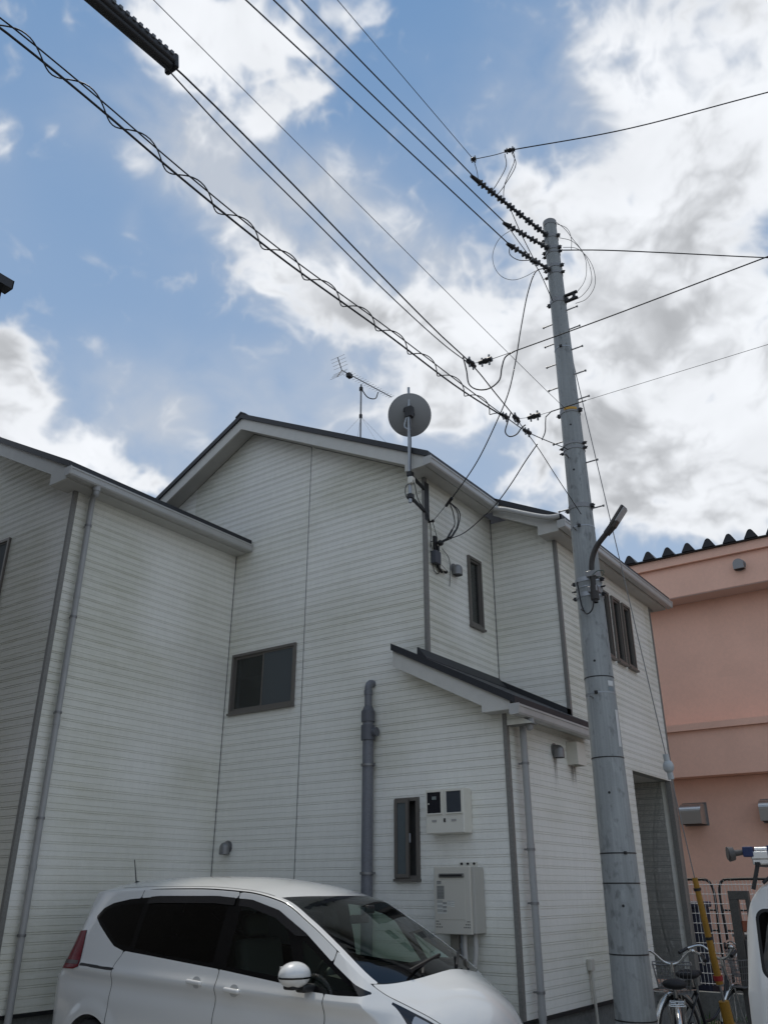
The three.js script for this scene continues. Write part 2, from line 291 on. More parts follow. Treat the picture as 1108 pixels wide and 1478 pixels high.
const WX = -10.95, wingRoof = x => 6.07 - SL * (Math.abs(x - WX) - (-7.82 - WX));
// gable wall facing the yard
sidingWall('gable_wall', house, {
  O: [0, 0, Z1], U: [1, 0, 0], N: [0, 0, 1], y0: 0.54, y1: 7.76, uoff: 9, seams: [-6.708], breaks: [3.10, 3.92, 5.9, 6.17],
  left: y => y < 5.9 ? X0 : Math.max(-10.6, RX - (RY - 0.22 - y) / SL),
  right: y => y < 3.10 ? X2 : y < 3.92 ? Math.max(X1, -3.80 - (y + 0.20 - 3.37) / SL) : y < 6.17 ? X1 : Math.min(X1, RX + (RY - 0.22 - y) / SL),
  openings: [[-7.91, -6.84, 3.665, 4.40], [-5.30, -5.035, 1.71, 2.455]],
});
const E = (X) => ({ O: [X, 0, 0], U: [0, 0, -1], N: [1, 0, 0] }); // walls facing +x, u = -z
sidingWall('wing_wall', house, { ...E(X0), y0: 0.54, y1: 5.88, left: () => -Z0, right: () => -Z1, uoff: 0 });
sidingWall('wing_gable_wall', house, {
  O: [0, 0, Z0], U: [1, 0, 0], N: [0, 0, 1], y0: 0.54, y1: 7.3, uoff: 14.5, breaks: [5.9],
  left: y => y < 5.9 ? -13.9 : Math.max(-13.9, WX - (wingRoof(WX) - 0.22 - y) / SL), right: y => y < 5.9 ? X0 : Math.min(X0, WX + (wingRoof(WX) - 0.22 - y) / SL),
  openings: [[-9.95, -9.26, 4.62, 5.53]],
});
sidingWall('upper_side_wall', house, { ...E(X1), y0: 3.75, y1: 6.19, left: () => -Z1, right: () => -ZN, uoff: -2, openings: [[8.555, 8.84, 4.56, 5.44]] });
sidingWall('notch_wall', house, { O: [0, 0, ZN], U: [1, 0, 0], N: [0, 0, 1], y0: 3.30, y1: 6.12, left: () => X1, right: y => y < 5.7 ? X2 : Math.min(X2, -3.78 - (y + 0.2 - 5.897) / SL), uoff: 6, breaks: [5.7] });
sidingWall('street_wall', house, { ...E(X2), y0: 0.54, y1: 3.24, left: () => -Z1, right: () => -ZN + 0.0, uoff: -4.2 });
sidingWall('street_wall', house, {
  ...E(X2), y0: 0.54, y1: 5.70, left: () => -ZN + 0.001, right: () => -ZE, uoff: -4.2,
  openings: [[10.575, 10.84, 4.475, 5.385], [10.985, 11.255, 4.475, 5.385], [11.385, 11.66, 4.475, 5.385], [9.75, 10.02, 1.91, 2.46], [11.04, 12.53, 0.54, 3.02, 0.045]],
});
// porch recess: far side wall, ceiling, back wall with door
sidingWall('porch_side_wall', house, { O: [0, 0, -12.53], U: [1, 0, 0], N: [0, 0, 1], y0: 0.54, y1: 3.02, left: () => X2 - 1.5, right: () => X2 - 0.06, uoff: 3 });
{
  part('porch_ceiling', box(X2 - 1.5, X2 - 0.02, 3.025, 3.06, -12.6, -10.98), M.soffit, house);
  part('porch_wall', [box(X2 - 1.62, X2 - 1.5, 0, 3.05, -12.6, -10.98), box(X2 - 1.5, X2 - 0.14, 0, 3.05, -11.03, -10.95)], sidings[1], house);
  const d = part('door', box(X2 - 1.50, X2 - 1.45, 0.45, 2.55, -12.3, -11.4, 0.01), std([0.06, 0.045, 0.035], 0.5), house);
  part('handle', box(X2 - 1.45, X2 - 1.41, 1.1, 1.7, -11.55, -11.52, 0.01), M.steel, d);
  part('porch_floor', box(X2 - 1.5, X2 - 0.01, 0, 0.40, -12.53, -11.04), M.foundation, house);
}
// closing walls on the far sides, foundation
part('rear_wall', [box(-13.9, X2 - 0.14, 0.5, 5.8, ZE, ZE + 0.12), box(-13.9, -13.78, 0.5, 5.8, ZE + 0.12, Z0 - 0.14)], M.wallBack, house);
part('floor', [box(-13.7, X2 - 1.7, 0.40, 0.5, ZE + 0.13, Z1 - 0.15), box(-13.7, X2 - 0.2, 3.25, 3.4, ZE + 0.13, Z1 - 0.15), box(-13.7, X0 - 0.2, 3.25, 3.4, Z1 - 0.15, Z0 - 0.15), box(-13.7, X2 - 1.7, 5.72, 5.76, ZE + 0.13, Z1 - 0.15)], M.interior, house);
{
  const F = 0.035;
  part('foundation', [box(X0 - 0.2, X2 - F, 0, 0.5, Z1 - 0.2, Z1 - F), box(X2 - 0.2, X2 - F, 0, 0.5, -11.04, Z1 - 0.2), box(X0 - 0.2, X0 - F, 0, 0.5, Z1 - 0.2, Z0 - F), box(-13.9, X0 - 0.2, 0, 0.5, Z0 - 0.2, Z0 - F), box(X2 - 0.2, X2 - F, 0, 0.5, ZE, -12.53)], M.foundation, house);
  // drip flashing at the foot of the siding
  part('flashing', [box(X0, X2 + 0.012, 0.505, 0.535, Z1 - 0.03, Z1 + 0.012), box(X2 - 0.03, X2 + 0.012, 0.505, 0.535, -11.03, Z1 - 0.03), box(X0 - 0.03, X0 + 0.012, 0.505, 0.535, Z1 + 0.012, Z0 + 0.012), box(-13.9, X0 - 0.03, 0.505, 0.535, Z0 - 0.03, Z0 + 0.012)], M.black, house);
}
// corner trims (two leaves each) and sealant in joints
const corner = (x, z, y0, y1) => part('corner_trim', [box(x - 0.03, x + 0.014, y0, y1, z, z + 0.014), box(x, x + 0.014, y0, y1, z - 0.035, z)], M.trimGrey, house);
corner(X2, Z1, 0.54, 3.22); corner(X1, Z1, 3.86, 6.17); corner(X2, ZN, 3.42, 5.70); corner(X0, Z0, 0.54, 5.88);
part('corner_trim', [box(X2 - 0.06, X2 + 0.014, 0.45, 3.02, -12.53, -12.49), box(X2 + 0.001, X2 + 0.014, 0.45, 3.02, -12.6, -12.53)], M.trimGrey, house);
part('corner_trim', [box(X2, X2 + 0.012, 0.54, 5.69, ZE - 0.015, ZE + 0.03)], M.trimGrey, house);
part('sealant', box(-6.714, -6.702, 0.54, 7.2, Z1 - 0.012, Z1 - 0.003), M.caulk, house);
part('sealant', box(X0, X0 + 0.012, 0.54, 5.88, Z1 - 0.003, Z1 + 0.004), M.caulk, house);
part('sealant', box(X1, X1 + 0.012, 3.9, 6.18, ZN - 0.003, ZN + 0.004), M.caulk, house);

// roofs: dark slab, white barge boards, soffits, gutters
{
  const T = 0.075;
  const slab = (f, xa, xb, z0, z1) => prismZ([[xa, f(xa)], [xb, f(xb)], [xb, f(xb) - T], [xa, f(xa) - T]], z0, z1);
  const main = part('roof', [slab(mainRoof, RX, -4.62, ZN + 0.30, Z1 + 0.30), slab(mainRoof, RX, -3.71, ZE - 0.30, ZN + 0.30), slab(mainRoof, -11.3, RX, ZE - 0.3, Z1 + 0.30)], M.roof, house);
  part('ridge_cap', prismZ([[RX - 0.1, mainRoof(RX - 0.1) + 0.02], [RX, RY + 0.03], [RX + 0.1, mainRoof(RX + 0.1) + 0.02], [RX + 0.1, mainRoof(RX + 0.1)], [RX, RY + 0.005], [RX - 0.1, mainRoof(RX - 0.1)]], ZE - 0.31, Z1 + 0.31), M.roof, main);
  const wing = part('roof', [slab(wingRoof, WX, -7.75, Z1 - 0.02, Z0 + 0.30), slab(wingRoof, -14.1, WX, Z1 - 2, Z0 + 0.30), slab(wingRoof, WX, -9.9, Z1 - 1.2, Z1 - 0.02)], M.roof, house);
  part('ridge_cap', box(WX - 0.08, WX + 0.08, wingRoof(WX) - 0.01, wingRoof(WX) + 0.03, Z1 - 1.5, Z0 + 0.31), M.roof, wing);
  const lean = part('roof', [slab(leanRoof, -5.22, -3.73, Z1 + 0.004, Z1 + 0.23), slab(leanRoof, X1 + 0.004, -3.73, ZN + 0.004, Z1 + 0.004), slab(leanRoof, X2 + 0.014, -3.73, -9.55, ZN + 0.004)], M.roof, house);
  part('flashing', [prismZ([[X1 + 0.001, leanRoof(X1) + 0.08], [X1 + 0.016, leanRoof(X1) + 0.08], [X1 + 0.12, leanRoof(X1 + 0.12) + 0.012], [X1 + 0.12, leanRoof(X1 + 0.12)], [X1 + 0.001, leanRoof(X1)]], ZN + 0.016, Z1 + 0.22), prismZ([[X1 + 0.02, leanRoof(X1 + 0.02) + 0.07], [X2 + 0.02, leanRoof(X2 + 0.02) + 0.07], [X2 + 0.02, leanRoof(X2 + 0.02)], [X1 + 0.02, leanRoof(X1 + 0.02)]], ZN + 0.002, ZN + 0.014)], M.roof, lean);

  const D = 0.25;
  const barge = (f, xr, xl, zf, step, yb) => { // from ridge end xl to eave xr with the boxed eave end
    return part('barge_board', prismZ([[xl, f(xl) - T], [xr, f(xr) - T], [xr, yb], [xr - step, yb], [xr - step, f(xr - step) - D], [xl, f(xl) - D]], zf - 0.03, zf), M.barge, house);
  };
  barge(mainRoof, -4.69, RX, Z1 + 0.27, 0.28, 6.165);
  part('barge_board', prismZ([[RX, mainRoof(RX) - T], [RX, mainRoof(RX) - D], [-11.0, mainRoof(-11.0) - D], [-11.0, mainRoof(-11.0) - T]], Z1 + 0.24, Z1 + 0.27), M.barge, house);
  barge(mainRoof, -3.78, -4.68, ZN + 0.27, 0.28, 5.665);
  barge(leanRoof, -3.80, -5.21, Z1 + 0.20, 0.32, 3.215);
  barge(wingRoof, -7.82, WX, Z0 + 0.27, 0.33, 5.845);
  part('barge_board', prismZ([[WX, wingRoof(WX) - T], [WX, wingRoof(WX) - D], [-13.9, wingRoof(-13.9) - D], [-13.9, wingRoof(-13.9) - T]], Z0 + 0.24, Z0 + 0.27), M.barge, house);
  part('barge_board', prismZ([[RX, mainRoof(RX) - T], [-3.78, mainRoof(-3.78) - T], [-3.78, 5.665], [-4.06, 5.665], [-4.06, mainRoof(-4.06) - D], [RX, mainRoof(RX) - D]], ZE - 0.27, ZE - 0.24), M.barge, house);
  // sloping soffits behind the barges, level soffits under the eaves
  const sl = (f, xa, xb, z0, z1, t = 0.2) => prismZ([[xa, f(xa) - t], [xb, f(xb) - t], [xb, f(xb) - t - 0.012], [xa, f(xa) - t - 0.012]], z0, z1);
  part('soffit', [sl(mainRoof, RX, -4.98, Z1 + 0.001, Z1 + 0.238), sl(mainRoof, -11, RX, Z1 + 0.001, Z1 + 0.238), box(-4.98, -4.70, 6.168, 6.182, Z1 + 0.001, Z1 + 0.239), box(X1 + 0.001, -4.70, 6.168, 6.182, ZN + 0.24, Z1 + 0.001)], M.soffit, house);
  part('soffit', [sl(mainRoof, -4.68, -4.07, ZN + 0.016, ZN + 0.238), box(-4.06, -3.79, 5.668, 5.682, ZN + 0.016, ZN + 0.239), box(X2 + 0.001, -3.79, 5.668, 5.682, ZE - 0.23, ZN + 0.016)], M.soffit, house);
  part('soffit', [sl(leanRoof, -5.2, -4.13, Z1 + 0.001, Z1 + 0.168), box(-4.13, -3.81, 3.218, 3.232, Z1 + 0.016, Z1 + 0.169), box(X2 + 0.001, -3.81, 3.218, 3.232, -9.54, Z1 + 0.016)], M.soffit, house);
  part('soffit', [sl(wingRoof, WX, -8.16, Z0 + 0.001, Z0 + 0.238), sl(wingRoof, -13.8, WX, Z0 + 0.001, Z0 + 0.238), box(-8.16, -7.83, 5.848, 5.862, Z0 + 0.016, Z0 + 0.239), box(X0 + 0.001, -7.83, 5.848, 5.862, Z1 + 0.016, Z0 + 0.016)], M.soffit, house);
  // frieze under the level soffits, fascia behind the gutters
  const eave = (xw, xf, ys, f, z0, z1, gz0 = z0, gz1 = z1) => {
    part('fascia', box(xf - 0.02, xf, ys - 0.003, f(xf) - T + 0.005, z0, z1 - 0.031), M.barge, house);
    const yt = f(xf) - 0.115, w = 0.105, h = 0.085, t = 0.006;
    const prof = [[xf + 0.004, yt], [xf + 0.004, yt - h], [xf + 0.022, yt - h - 0.016], [xf + w - 0.012, yt - h - 0.012], [xf + w, yt - h + 0.005], [xf + w, yt - 0.024], [xf + w + 0.008, yt - 0.02], [xf + w + 0.008, yt], [xf + w - 0.008, yt], [xf + w - t, yt - 0.02], [xf + w - t, yt - h + 0.008], [xf + 0.024, yt - h - 0.008], [xf + 0.01, yt - h + 0.004], [xf + 0.01, yt]];
    const gt = part('gutter', prismZ(prof, gz0, gz1), M.gutter, house);
    const cap = [[xf + 0.004, yt + 0.004], [xf + 0.004, yt - h - 0.004], [xf + 0.022, yt - h - 0.02], [xf + w, yt - h - 0.012], [xf + w + 0.004, yt - h], [xf + w + 0.012, yt - 0.02], [xf + w + 0.012, yt + 0.004]];
    part('end_cap', prismZ(cap, gz1 - 0.004, gz1 + 0.01), M.gutter, gt); part('end_cap', prismZ(cap, gz0 - 0.01, gz0 + 0.004), M.gutter, gt);
    return [xf + w / 2, yt - h - 0.014];
  };
  eave(X1, -4.69, 6.182, mainRoof, ZN + 0.24, Z1 + 0.27, ZN + 0.31, Z1 + 0.30);
  const e2 = eave(X2, -3.78, 5.682, mainRoof, ZE - 0.24, ZN + 0.27, ZE - 0.28, ZN + 0.30);
  const e3 = eave(X2, -3.80, 3.232, leanRoof, -9.55, Z1 + 0.20, -9.57, Z1 + 0.23);
  const e4 = eave(X0, -7.82, 5.862, wingRoof, Z1 + 0.012, Z0 + 0.27, Z1 + 0.02, Z0 + 0.30);
  // rainwater pipes
  const dp = (x, z, yTop, ex, ez, ey, yBot, clips) => {
    const r = 0.034;
    const p = part('downpipe', [bar([ex, ey + 0.02, ez], [ex, ey - 0.05, ez], 0.045, 0.045, 16), tube([[ex, ey - 0.03, ez], [ex, ey - 0.09, ez], [x + 0.02, yTop + 0.06, z], [x, yTop - 0.04, z], [x, yTop - 0.1, z]], r, 24, 12), bar([x, yTop - 0.08, z], [x, yBot, z], r, r, 16)], M.downpipe, house);
    for (const y of clips) part('bracket', [bar([x, y - 0.012, z], [x, y + 0.012, z], r + 0.006, r + 0.006, 16), box(x - 0.07, x, y - 0.008, y + 0.008, z - 0.008, z + 0.008)], M.steelDull, p);
    for (let y = yTop - 1.2; y > yBot + 0.5; y -= 1.4) part('sleeve', bar([x, y - 0.03, z], [x, y + 0.03, z], r + 0.004, r + 0.004, 16), M.downpipe, p);
  };
  dp(X0 + 0.075, Z0 - 0.19, 5.80, e4[0], Z0 - 0.10, e4[1], 0.03, [5.45, 4.35, 3.30, 2.25, 1.2]);
  dp(X2 + 0.075, Z1 - 0.22, 3.17, e3[0], Z1 - 0.10, e3[1], 0.03, [2.75, 1.95, 1.48, 0.75]);
  // pipe that leads the upper gutter down the short slope
  part('downpipe', [tube([[-4.63, 6.24, ZN + 0.40], [-4.60, 6.16, ZN + 0.36], [-4.45, 6.10, ZN + 0.345], [-3.86, 5.835, ZN + 0.345], [-3.74, 5.84, ZN + 0.30]], 0.034, 40, 12), bar([-4.635, 6.26, ZN + 0.40], [-4.635, 6.16, ZN + 0.40], 0.045, 0.045, 14)], M.gutter, house);
}

// windows: outer frame, sashes, panes, all set in real openings
function fixedWindow(parent, o, u0, u1, y0, y1, extra) { // o: wall axes
  const P = (u, d) => [o.O[0] + o.U[0] * u + o.N[0] * d, o.O[2] + o.U[2] * u + o.N[2] * d];
  const bx = (ua, ub, ya, yb, da, db, r = 0) => { const a = P(ua, da), b = P(ub, db); return box(Math.min(a[0], b[0]), Math.max(a[0], b[0]), ya, yb, Math.min(a[1], b[1]), Math.max(a[1], b[1]), r); };
  const w = 0.034, D0 = -0.08, D1 = 0.03;
  const ring = (ua, ub, ya, yb, t, da, db) => [bx(ua, ub, yb - t, yb, da, db), bx(ua, ub, ya, ya + t, da, db), bx(ua, ua + t, ya + t, yb - t, da, db), bx(ub - t, ub, ya + t, yb - t, da, db)];
  const win = part('window', ring(u0, u1, y0, y1, w, D0, D1), M.frame, parent);
  part('sill', bx(u0 - 0.006, u1 + 0.006, y0 - 0.022, y0 + 0.004, 0.0, D1 + 0.022), M.frame, win);
  if (extra === 'slide') {
    const m = (u0 + u1) / 2;
    part('sash', ring(u0 + w, m + 0.02, y0 + w, y1 - w, 0.03, -0.025, -0.002), M.frame, win);
    part('pane', bx(u0 + w + 0.025, m - 0.005, y0 + w + 0.025, y1 - w - 0.025, -0.017, -0.011), M.glass, win);
    part('sash', ring(m - 0.02, u1 - w, y0 + w, y1 - w, 0.03, -0.055, -0.030), M.frame, win);
    part('pane', bx(m + 0.005, u1 - w - 0.025, y0 + w + 0.025, y1 - w - 0.025, -0.046, -0.040), M.glass, win);
    part('insect_screen', [...ring(m - 0.01, u1 - w, y0 + w, y1 - w, 0.02, 0.002, 0.014)], M.frame, win);
    part('screen_cloth', bx(m + 0.008, u1 - w - 0.018, y0 + w + 0.018, y1 - w - 0.018, 0.005, 0.008), M.mesh, win);
  } else if (extra === 'casement') { // opened sideways on its hinge
    part('pane_backing', bx(u0 + w, u1 - w, y0 + w, y1 - w, -0.11, -0.105), M.interior, win);
    const sw = (u1 - u0) * 0.60, s = part('sash', [...ring(u0 + 0.012, u0 + 0.012 + sw, y0 + 0.014, y1 - 0.014, 0.035, 0.032, 0.058)], M.frame, win);
    part('pane', bx(u0 + 0.044, u0 + sw - 0.02, y0 + 0.045, y1 - 0.045, 0.040, 0.046), M.frosted, win);
    part('handle', bx(u0 + sw + 0.012, u0 + sw + 0.03, (y0 + y1) / 2 - 0.05, (y0 + y1) / 2 + 0.04, 0.034, 0.05, 0.006), M.galv, win);
  } else {
    part('sash', ring(u0 + w, u1 - w, y0 + w, y1 - w, 0.026, -0.04, 0.012), M.frame, win);
    part('pane', bx(u0 + w + 0.02, u1 - w - 0.02, y0 + w + 0.02, y1 - w - 0.02, -0.018, -0.012), extra === 'frost' ? M.frosted : M.glass, win);
  }
  return win;
}
const axF1 = { O: [0, 0, Z1], U: [1, 0, 0], N: [0, 0, 1] }, axW = { O: [0, 0, Z0], U: [1, 0, 0], N: [0, 0, 1] };
fixedWindow(house, axF1, -7.93, -6.82, 3.645, 4.42, 'slide');
fixedWindow(house, axF1, -5.317, -5.018, 1.692, 2.474, 'casement');
fixedWindow(house, axW, -9.97, -9.243, 4.60, 5.55, 'slide');
fixedWindow(house, E(X1), 8.535, 8.86, 4.54, 5.458, 'fix');
fixedWindow(house, E(X2), 10.555, 10.86, 4.455, 5.405, 'fix');
fixedWindow(house, E(X2), 10.965, 11.275, 4.455, 5.405, 'fix');
fixedWindow(house, E(X2), 11.365, 11.68, 4.455, 5.405, 'fix');
fixedWindow(house, E(X2), 9.73, 10.04, 1.89, 2.48, 'fix');

// extract vents: round hood with open underside
function ventHood(x, y, z, nx, nz, r, mat, label) {
  const t = thing('vent_hood', label, 'vent', [x, y, z]); const rot = Math.atan2(nx, nz);
  const at = g => g.rotateY(rot).translate(x, y, z);
  const prof = [[r, -r * 1.35], [r * 1.02, -r * 1.3], [r, -r * 0.2]]; for (let i = 1; i <= 9; i++) { const an = Math.PI / 2 * i / 9; prof.push([Math.max(0.0001, r * Math.cos(an)), -r * 0.2 + r * 1.05 * Math.sin(an)]); }
  const dome = new THREE.LatheGeometry(prof.map(p => new THREE.Vector2(...p)), 28).translate(0, 0, r * 0.85);
  part('hood', [at(dome), at(bar([0, 0, 0], [0, 0, r * 0.85], r * 0.9, r * 0.9, 20))], mat, t);
  part('flange', at(bar([0, 0, -0.002], [0, 0, 0.012], r * 1.18, r * 1.18, 24)), mat, t);
  part('grille', at(new THREE.CylinderGeometry(r * 0.9, r * 0.9, 0.006, 20).translate(0, -r * 1.2, r * 0.85)), M.black, t);
  return t;
}
ventHood(-7.783, 2.06, Z1, 0, 1, 0.062, M.steelDull, 'round metal vent hood low on the gable wall beside the inner corner');
ventHood(X2, 2.99, -8.67, 1, 0, 0.062, M.steelDull, 'round vent hood under the lean-to gutter, streaks below it');
ventHood(X1, 5.16, -8.20, 1, 0, 0.062, M.steelDull, 'round metal vent hood below the service wires beside tall narrow window');
{
  const t = thing('exhaust_cover', 'square white box shaped vent cover under the lean-to gutter', 'vent', [X2, 2.86, -9.1]);
  part('cover', [box(X2, X2 + 0.13, 2.87, 3.10, -9.23, -9.215), box(X2, X2 + 0.13, 2.87, 3.10, -9.015, -9.0), box(X2 + 0.115, X2 + 0.13, 2.87, 3.10, -9.215, -9.015), box(X2, X2 + 0.13, 3.10, 3.115, -9.23, -9.0)], M.boxWhite, t);
  part('louvre', box(X2 + 0.01, X2 + 0.11, 2.90, 2.905, -9.21, -9.02), M.black, t);
}
// dirt that ran down the siding below the two vents
{
  const st = dataTex(64, 64, () => [74, 66, 52]);
  const am = dataTex(64, 128, (u, v) => { const k = sstep(0.05, 0.35, u) * sstep(0.95, 0.65, u) * sstep(0.0, 0.9, v) * (0.35 + 0.9 * sstep(0.3, 0.8, nA(u, v, 0.18, 0.02))) * (0.6 + 0.6 * nB(u, v, 0.5, 0.4)) * 150; return [k, k, k]; }, false);
  const mt = std([0.5, 0.45, 0.35], 0.9, 0, st, { transparent: true, alphaMap: am });
  const strip = (z0, z1, y0, y1) => { const g = new THREE.BufferGeometry(); const x = X2 + 0.004; g.setAttribute('position', new THREE.Float32BufferAttribute([x, y0, z0, x, y0, z1, x, y1, z1, x, y0, z0, x, y1, z1, x, y1, z0], 3)); g.setAttribute('normal', new THREE.Float32BufferAttribute([1, 0, 0, 1, 0, 0, 1, 0, 0, 1, 0, 0, 1, 0, 0, 1, 0, 0], 3)); g.setAttribute('uv', new THREE.Float32BufferAttribute([0, 0, 1, 0, 1, 1, 0, 0, 1, 1, 0, 1], 2)); g.userData.keepUV = true; return g; };
  part('dirt_streak', strip(-8.61, -8.73, 2.55, 2.95), mt, house); part('dirt_streak', strip(-9.02, -9.24, 2.62, 2.87), mt, house);
}
// ---------------------------------------------------------------- things fixed to the house
{ // grey waste vent pipe
  const x = -5.632, z = Z1 + 0.085, t = thing('vent_pipe', 'grey plastic pipe standing against the gable wall with a bent top', 'pipe', [x, 0, Z1]);
  part('pipe', bar([x, 0.02, z], [x, 3.34, z], 0.061, 0.061, 20), M.pipeGrey, t);
  part('reducer', [bar([x, 3.30, z], [x, 3.42, z], 0.076, 0.076, 20), bar([x, 3.42, z], [x, 3.47, z], 0.07, 0.048, 20), bar([x, 3.10, z], [x, 3.26, z], 0.078, 0.078, 20)], std([0.10, 0.105, 0.12], 0.5), t);
  part('cleanout', [bar([x, 3.18, z], [x + 0.11, 3.18, z], 0.042, 0.042, 16), bar([x + 0.10, 3.18, z], [x + 0.125, 3.18, z], 0.048, 0.048, 16)], std([0.10, 0.105, 0.12], 0.5), t);
  part('elbow', [tube([[x, 3.44, z], [x, 3.62, z], [x, 3.70, z - 0.005], [x, 3.735, z - 0.04], [x, 3.74, Z1 - 0.02]], 0.043, 30, 14), bar([x, 3.60, z], [x, 3.65, z], 0.049, 0.049, 16)], M.pipeGrey, t);
  for (const y of [2.835, 1.75, 0.8]) part('clamp', [bar([x, y - 0.012, z], [x, y + 0.012, z], 0.075, 0.075, 20), box(x + 0.06, x + 0.10, y - 0.012, y + 0.012, z - 0.012, z + 0.012), box(x - 0.012, x + 0.012, y - 0.01, y + 0.01, Z1, z)], M.steelDull, t);
}
{ // electricity meter box
  const x0 = -4.84, x1 = -4.395, y0 = 2.10, y1 = 2.525, z = Z1 + 0.16, t = thing('meter_box', 'white electric meter box with two dark square windows beside slit window', 'meter box', [-4.62, y0, Z1]);
  part('case', box(x0, x1, y0, y1, Z1 + 0.002, z, 0.012), M.boxWhite, t);
  const darkG = new THREE.MeshPhysicalMaterial({ color: new THREE.Color().setRGB(0.012, 0.014, 0.02), roughness: 0.12, clearcoat: 1 });
  for (const [a, b, k] of [[x0 + 0.022, x0 + 0.185, 0], [x0 + 0.25, x0 + 0.42, 1]]) {
    const f = part('window_frame', [box(a - 0.012, b + 0.012, 2.28, 2.292, z - 0.002, z + 0.012), box(a - 0.012, b + 0.012, 2.492, 2.504, z - 0.002, z + 0.012), box(a - 0.012, a, 2.292, 2.492, z - 0.002, z + 0.012), box(b, b + 0.012, 2.292, 2.492, z - 0.002, z + 0.012)], M.boxWhite, t);
    part('pane', box(a, b, 2.292, 2.492, z - 0.001, z + 0.006, 0.003), k ? std([0.05, 0.058, 0.07], 0.3) : darkG, f);
    if (!k) { part('meter_display', box(a + 0.06, a + 0.11, 2.42, 2.452, z + 0.006, z + 0.009), std([0.20, 0.23, 0.22], 0.4), f); part('seal', box(a + 0.014, a + 0.026, 2.375, 2.39, z + 0.006, z + 0.012, 0.002), M.boxWhite, f); }
    part('plate', box(a + 0.05, a + 0.105, 2.208, 2.230, z, z + 0.003), std([0.36, 0.35, 0.33], 0.5), t);
  }
  part('lock', box(x0 + 0.212, x0 + 0.232, 2.205, 2.240, z, z + 0.008, 0.002), M.black, t);
}
{ // gas water heater
  const x0 = -4.724, x1 = -4.293, y0 = 1.226, y1 = 1.80, zf = Z1 + 0.22, t = thing('water_heater', 'beige gas water heater hung on the wall below meter box', 'water heater', [-4.5, y0, Z1]);
  part('case', box(x0 + 0.012, x1, y0, y1 - 0.006, Z1 + 0.01, zf - 0.03, 0.006), std([0.45, 0.435, 0.39], 0.5), t);
  const c = part('front_cover', box(x0, x1 - 0.028, y0 - 0.008, y1, zf - 0.032, zf, 0.008), M.beige, t);
  part('panel', box(x0 + 0.06, x1 - 0.09, y0 + 0.115, y1 - 0.13, zf - 0.004, zf + 0.003, 0.002), M.beige, c);
  const ex = part('exhaust_slot', [box(x0 + 0.06, x1 - 0.09, y1 - 0.098, y1 - 0.062, zf - 0.002, zf + 0.016, 0.014)], std([0.19, 0.185, 0.17], 0.4, 0.4), c);
  part('slot', box(x0 + 0.078, x1 - 0.108, y1 - 0.088, y1 - 0.072, zf + 0.010, zf + 0.0175), M.black, ex);
  for (const s of [0, 1]) for (let r = 0; r < 3; r++) for (let k = 0; k < 2 + r; k++) { const xx = s ? x1 - 0.05 - k * 0.019 : x0 + 0.022 + k * 0.019, yy = y0 + 0.10 - r * 0.024; part('air_hole', bar([xx, yy, zf - 0.003], [xx, yy, zf + 0.0015], 0.0055, 0.0055, 8), M.black, c); }
  const lab = (xa, xb, ya, yb, rows, dark, bg) => dataTex(64, 64, (u, v, i, j) => { const line = Math.floor(v * rows), on = (v * rows) % 1 > 0.35 && ((i * 7 + line * 13) % 11) > 2; const q = on ? dark : bg; return [q, q, q * 0.97]; });
  const sticker = (xa, xb, ya, yb, rows, dark, bg) => { const tx = lab(xa, xb, ya, yb, rows, dark, bg); const g = box(xa, xb, ya, yb, zf + 0.001, zf + 0.0048); const q = prep(g.toNonIndexed()); const p = q.attributes.position; for (let i = 0; i < p.count; i++) q.attributes.uv.setXY(i, (p.getX(i) - xa) / (xb - xa), (p.getY(i) - ya) / (yb - ya)); q.userData.keepUV = true; part('sticker', q, std([1, 1, 1], 0.6, 0, tx), c); };
  sticker(x0 + 0.035, x0 + 0.115, y1 - 0.285, y1 - 0.17, 9, 96, 150); sticker(x0 + 0.035, x0 + 0.085, y1 - 0.155, y1 - 0.128, 2, 70, 175);
  sticker(x0 + 0.035, x0 + 0.095, y1 - 0.41, y1 - 0.295, 3, 150, 205); sticker(x0 + 0.098, x0 + 0.14, y1 - 0.41, y1 - 0.31, 3, 120, 205); sticker(x0 + 0.145, x0 + 0.185, y1 - 0.345, y1 - 0.298, 3, 160, 215); sticker(x0 + 0.19, x0 + 0.225, y1 - 0.35, y1 - 0.298, 3, 170, 220);
  part('hanger', [box(-4.56, -4.36, y1 - 0.01, y1 + 0.04, Z1 + 0.003, Z1 + 0.008)], M.boxWhite, t);
  for (const xx of [-4.53, -4.46, -4.39]) part('screw', bar([xx, y1 + 0.026, Z1 + 0.006], [xx, y1 + 0.026, Z1 + 0.022], 0.011, 0.011, 10), M.black, t);
  part('pipe_cover', box(-4.62, -4.53, 0.55, y0, Z1 + 0.03, Z1 + 0.12, 0.006), std([0.24, 0.225, 0.19], 0.6), t);
  const pw = std([0.50, 0.49, 0.46], 0.7);
  part('hot_pipe', tube([[-4.46, y0, Z1 + 0.12], [-4.46, 1.05, Z1 + 0.12], [-4.45, 0.8, Z1 + 0.10], [-4.45, 0.2, Z1 + 0.08]], 0.022, 24, 10), pw, t);
  part('cold_pipe', tube([[-4.36, y0, Z1 + 0.10], [-4.36, 1.06, Z1 + 0.10], [-4.39, 0.86, Z1 + 0.10], [-4.40, 0.2, Z1 + 0.08]], 0.024, 24, 10), pw, t);
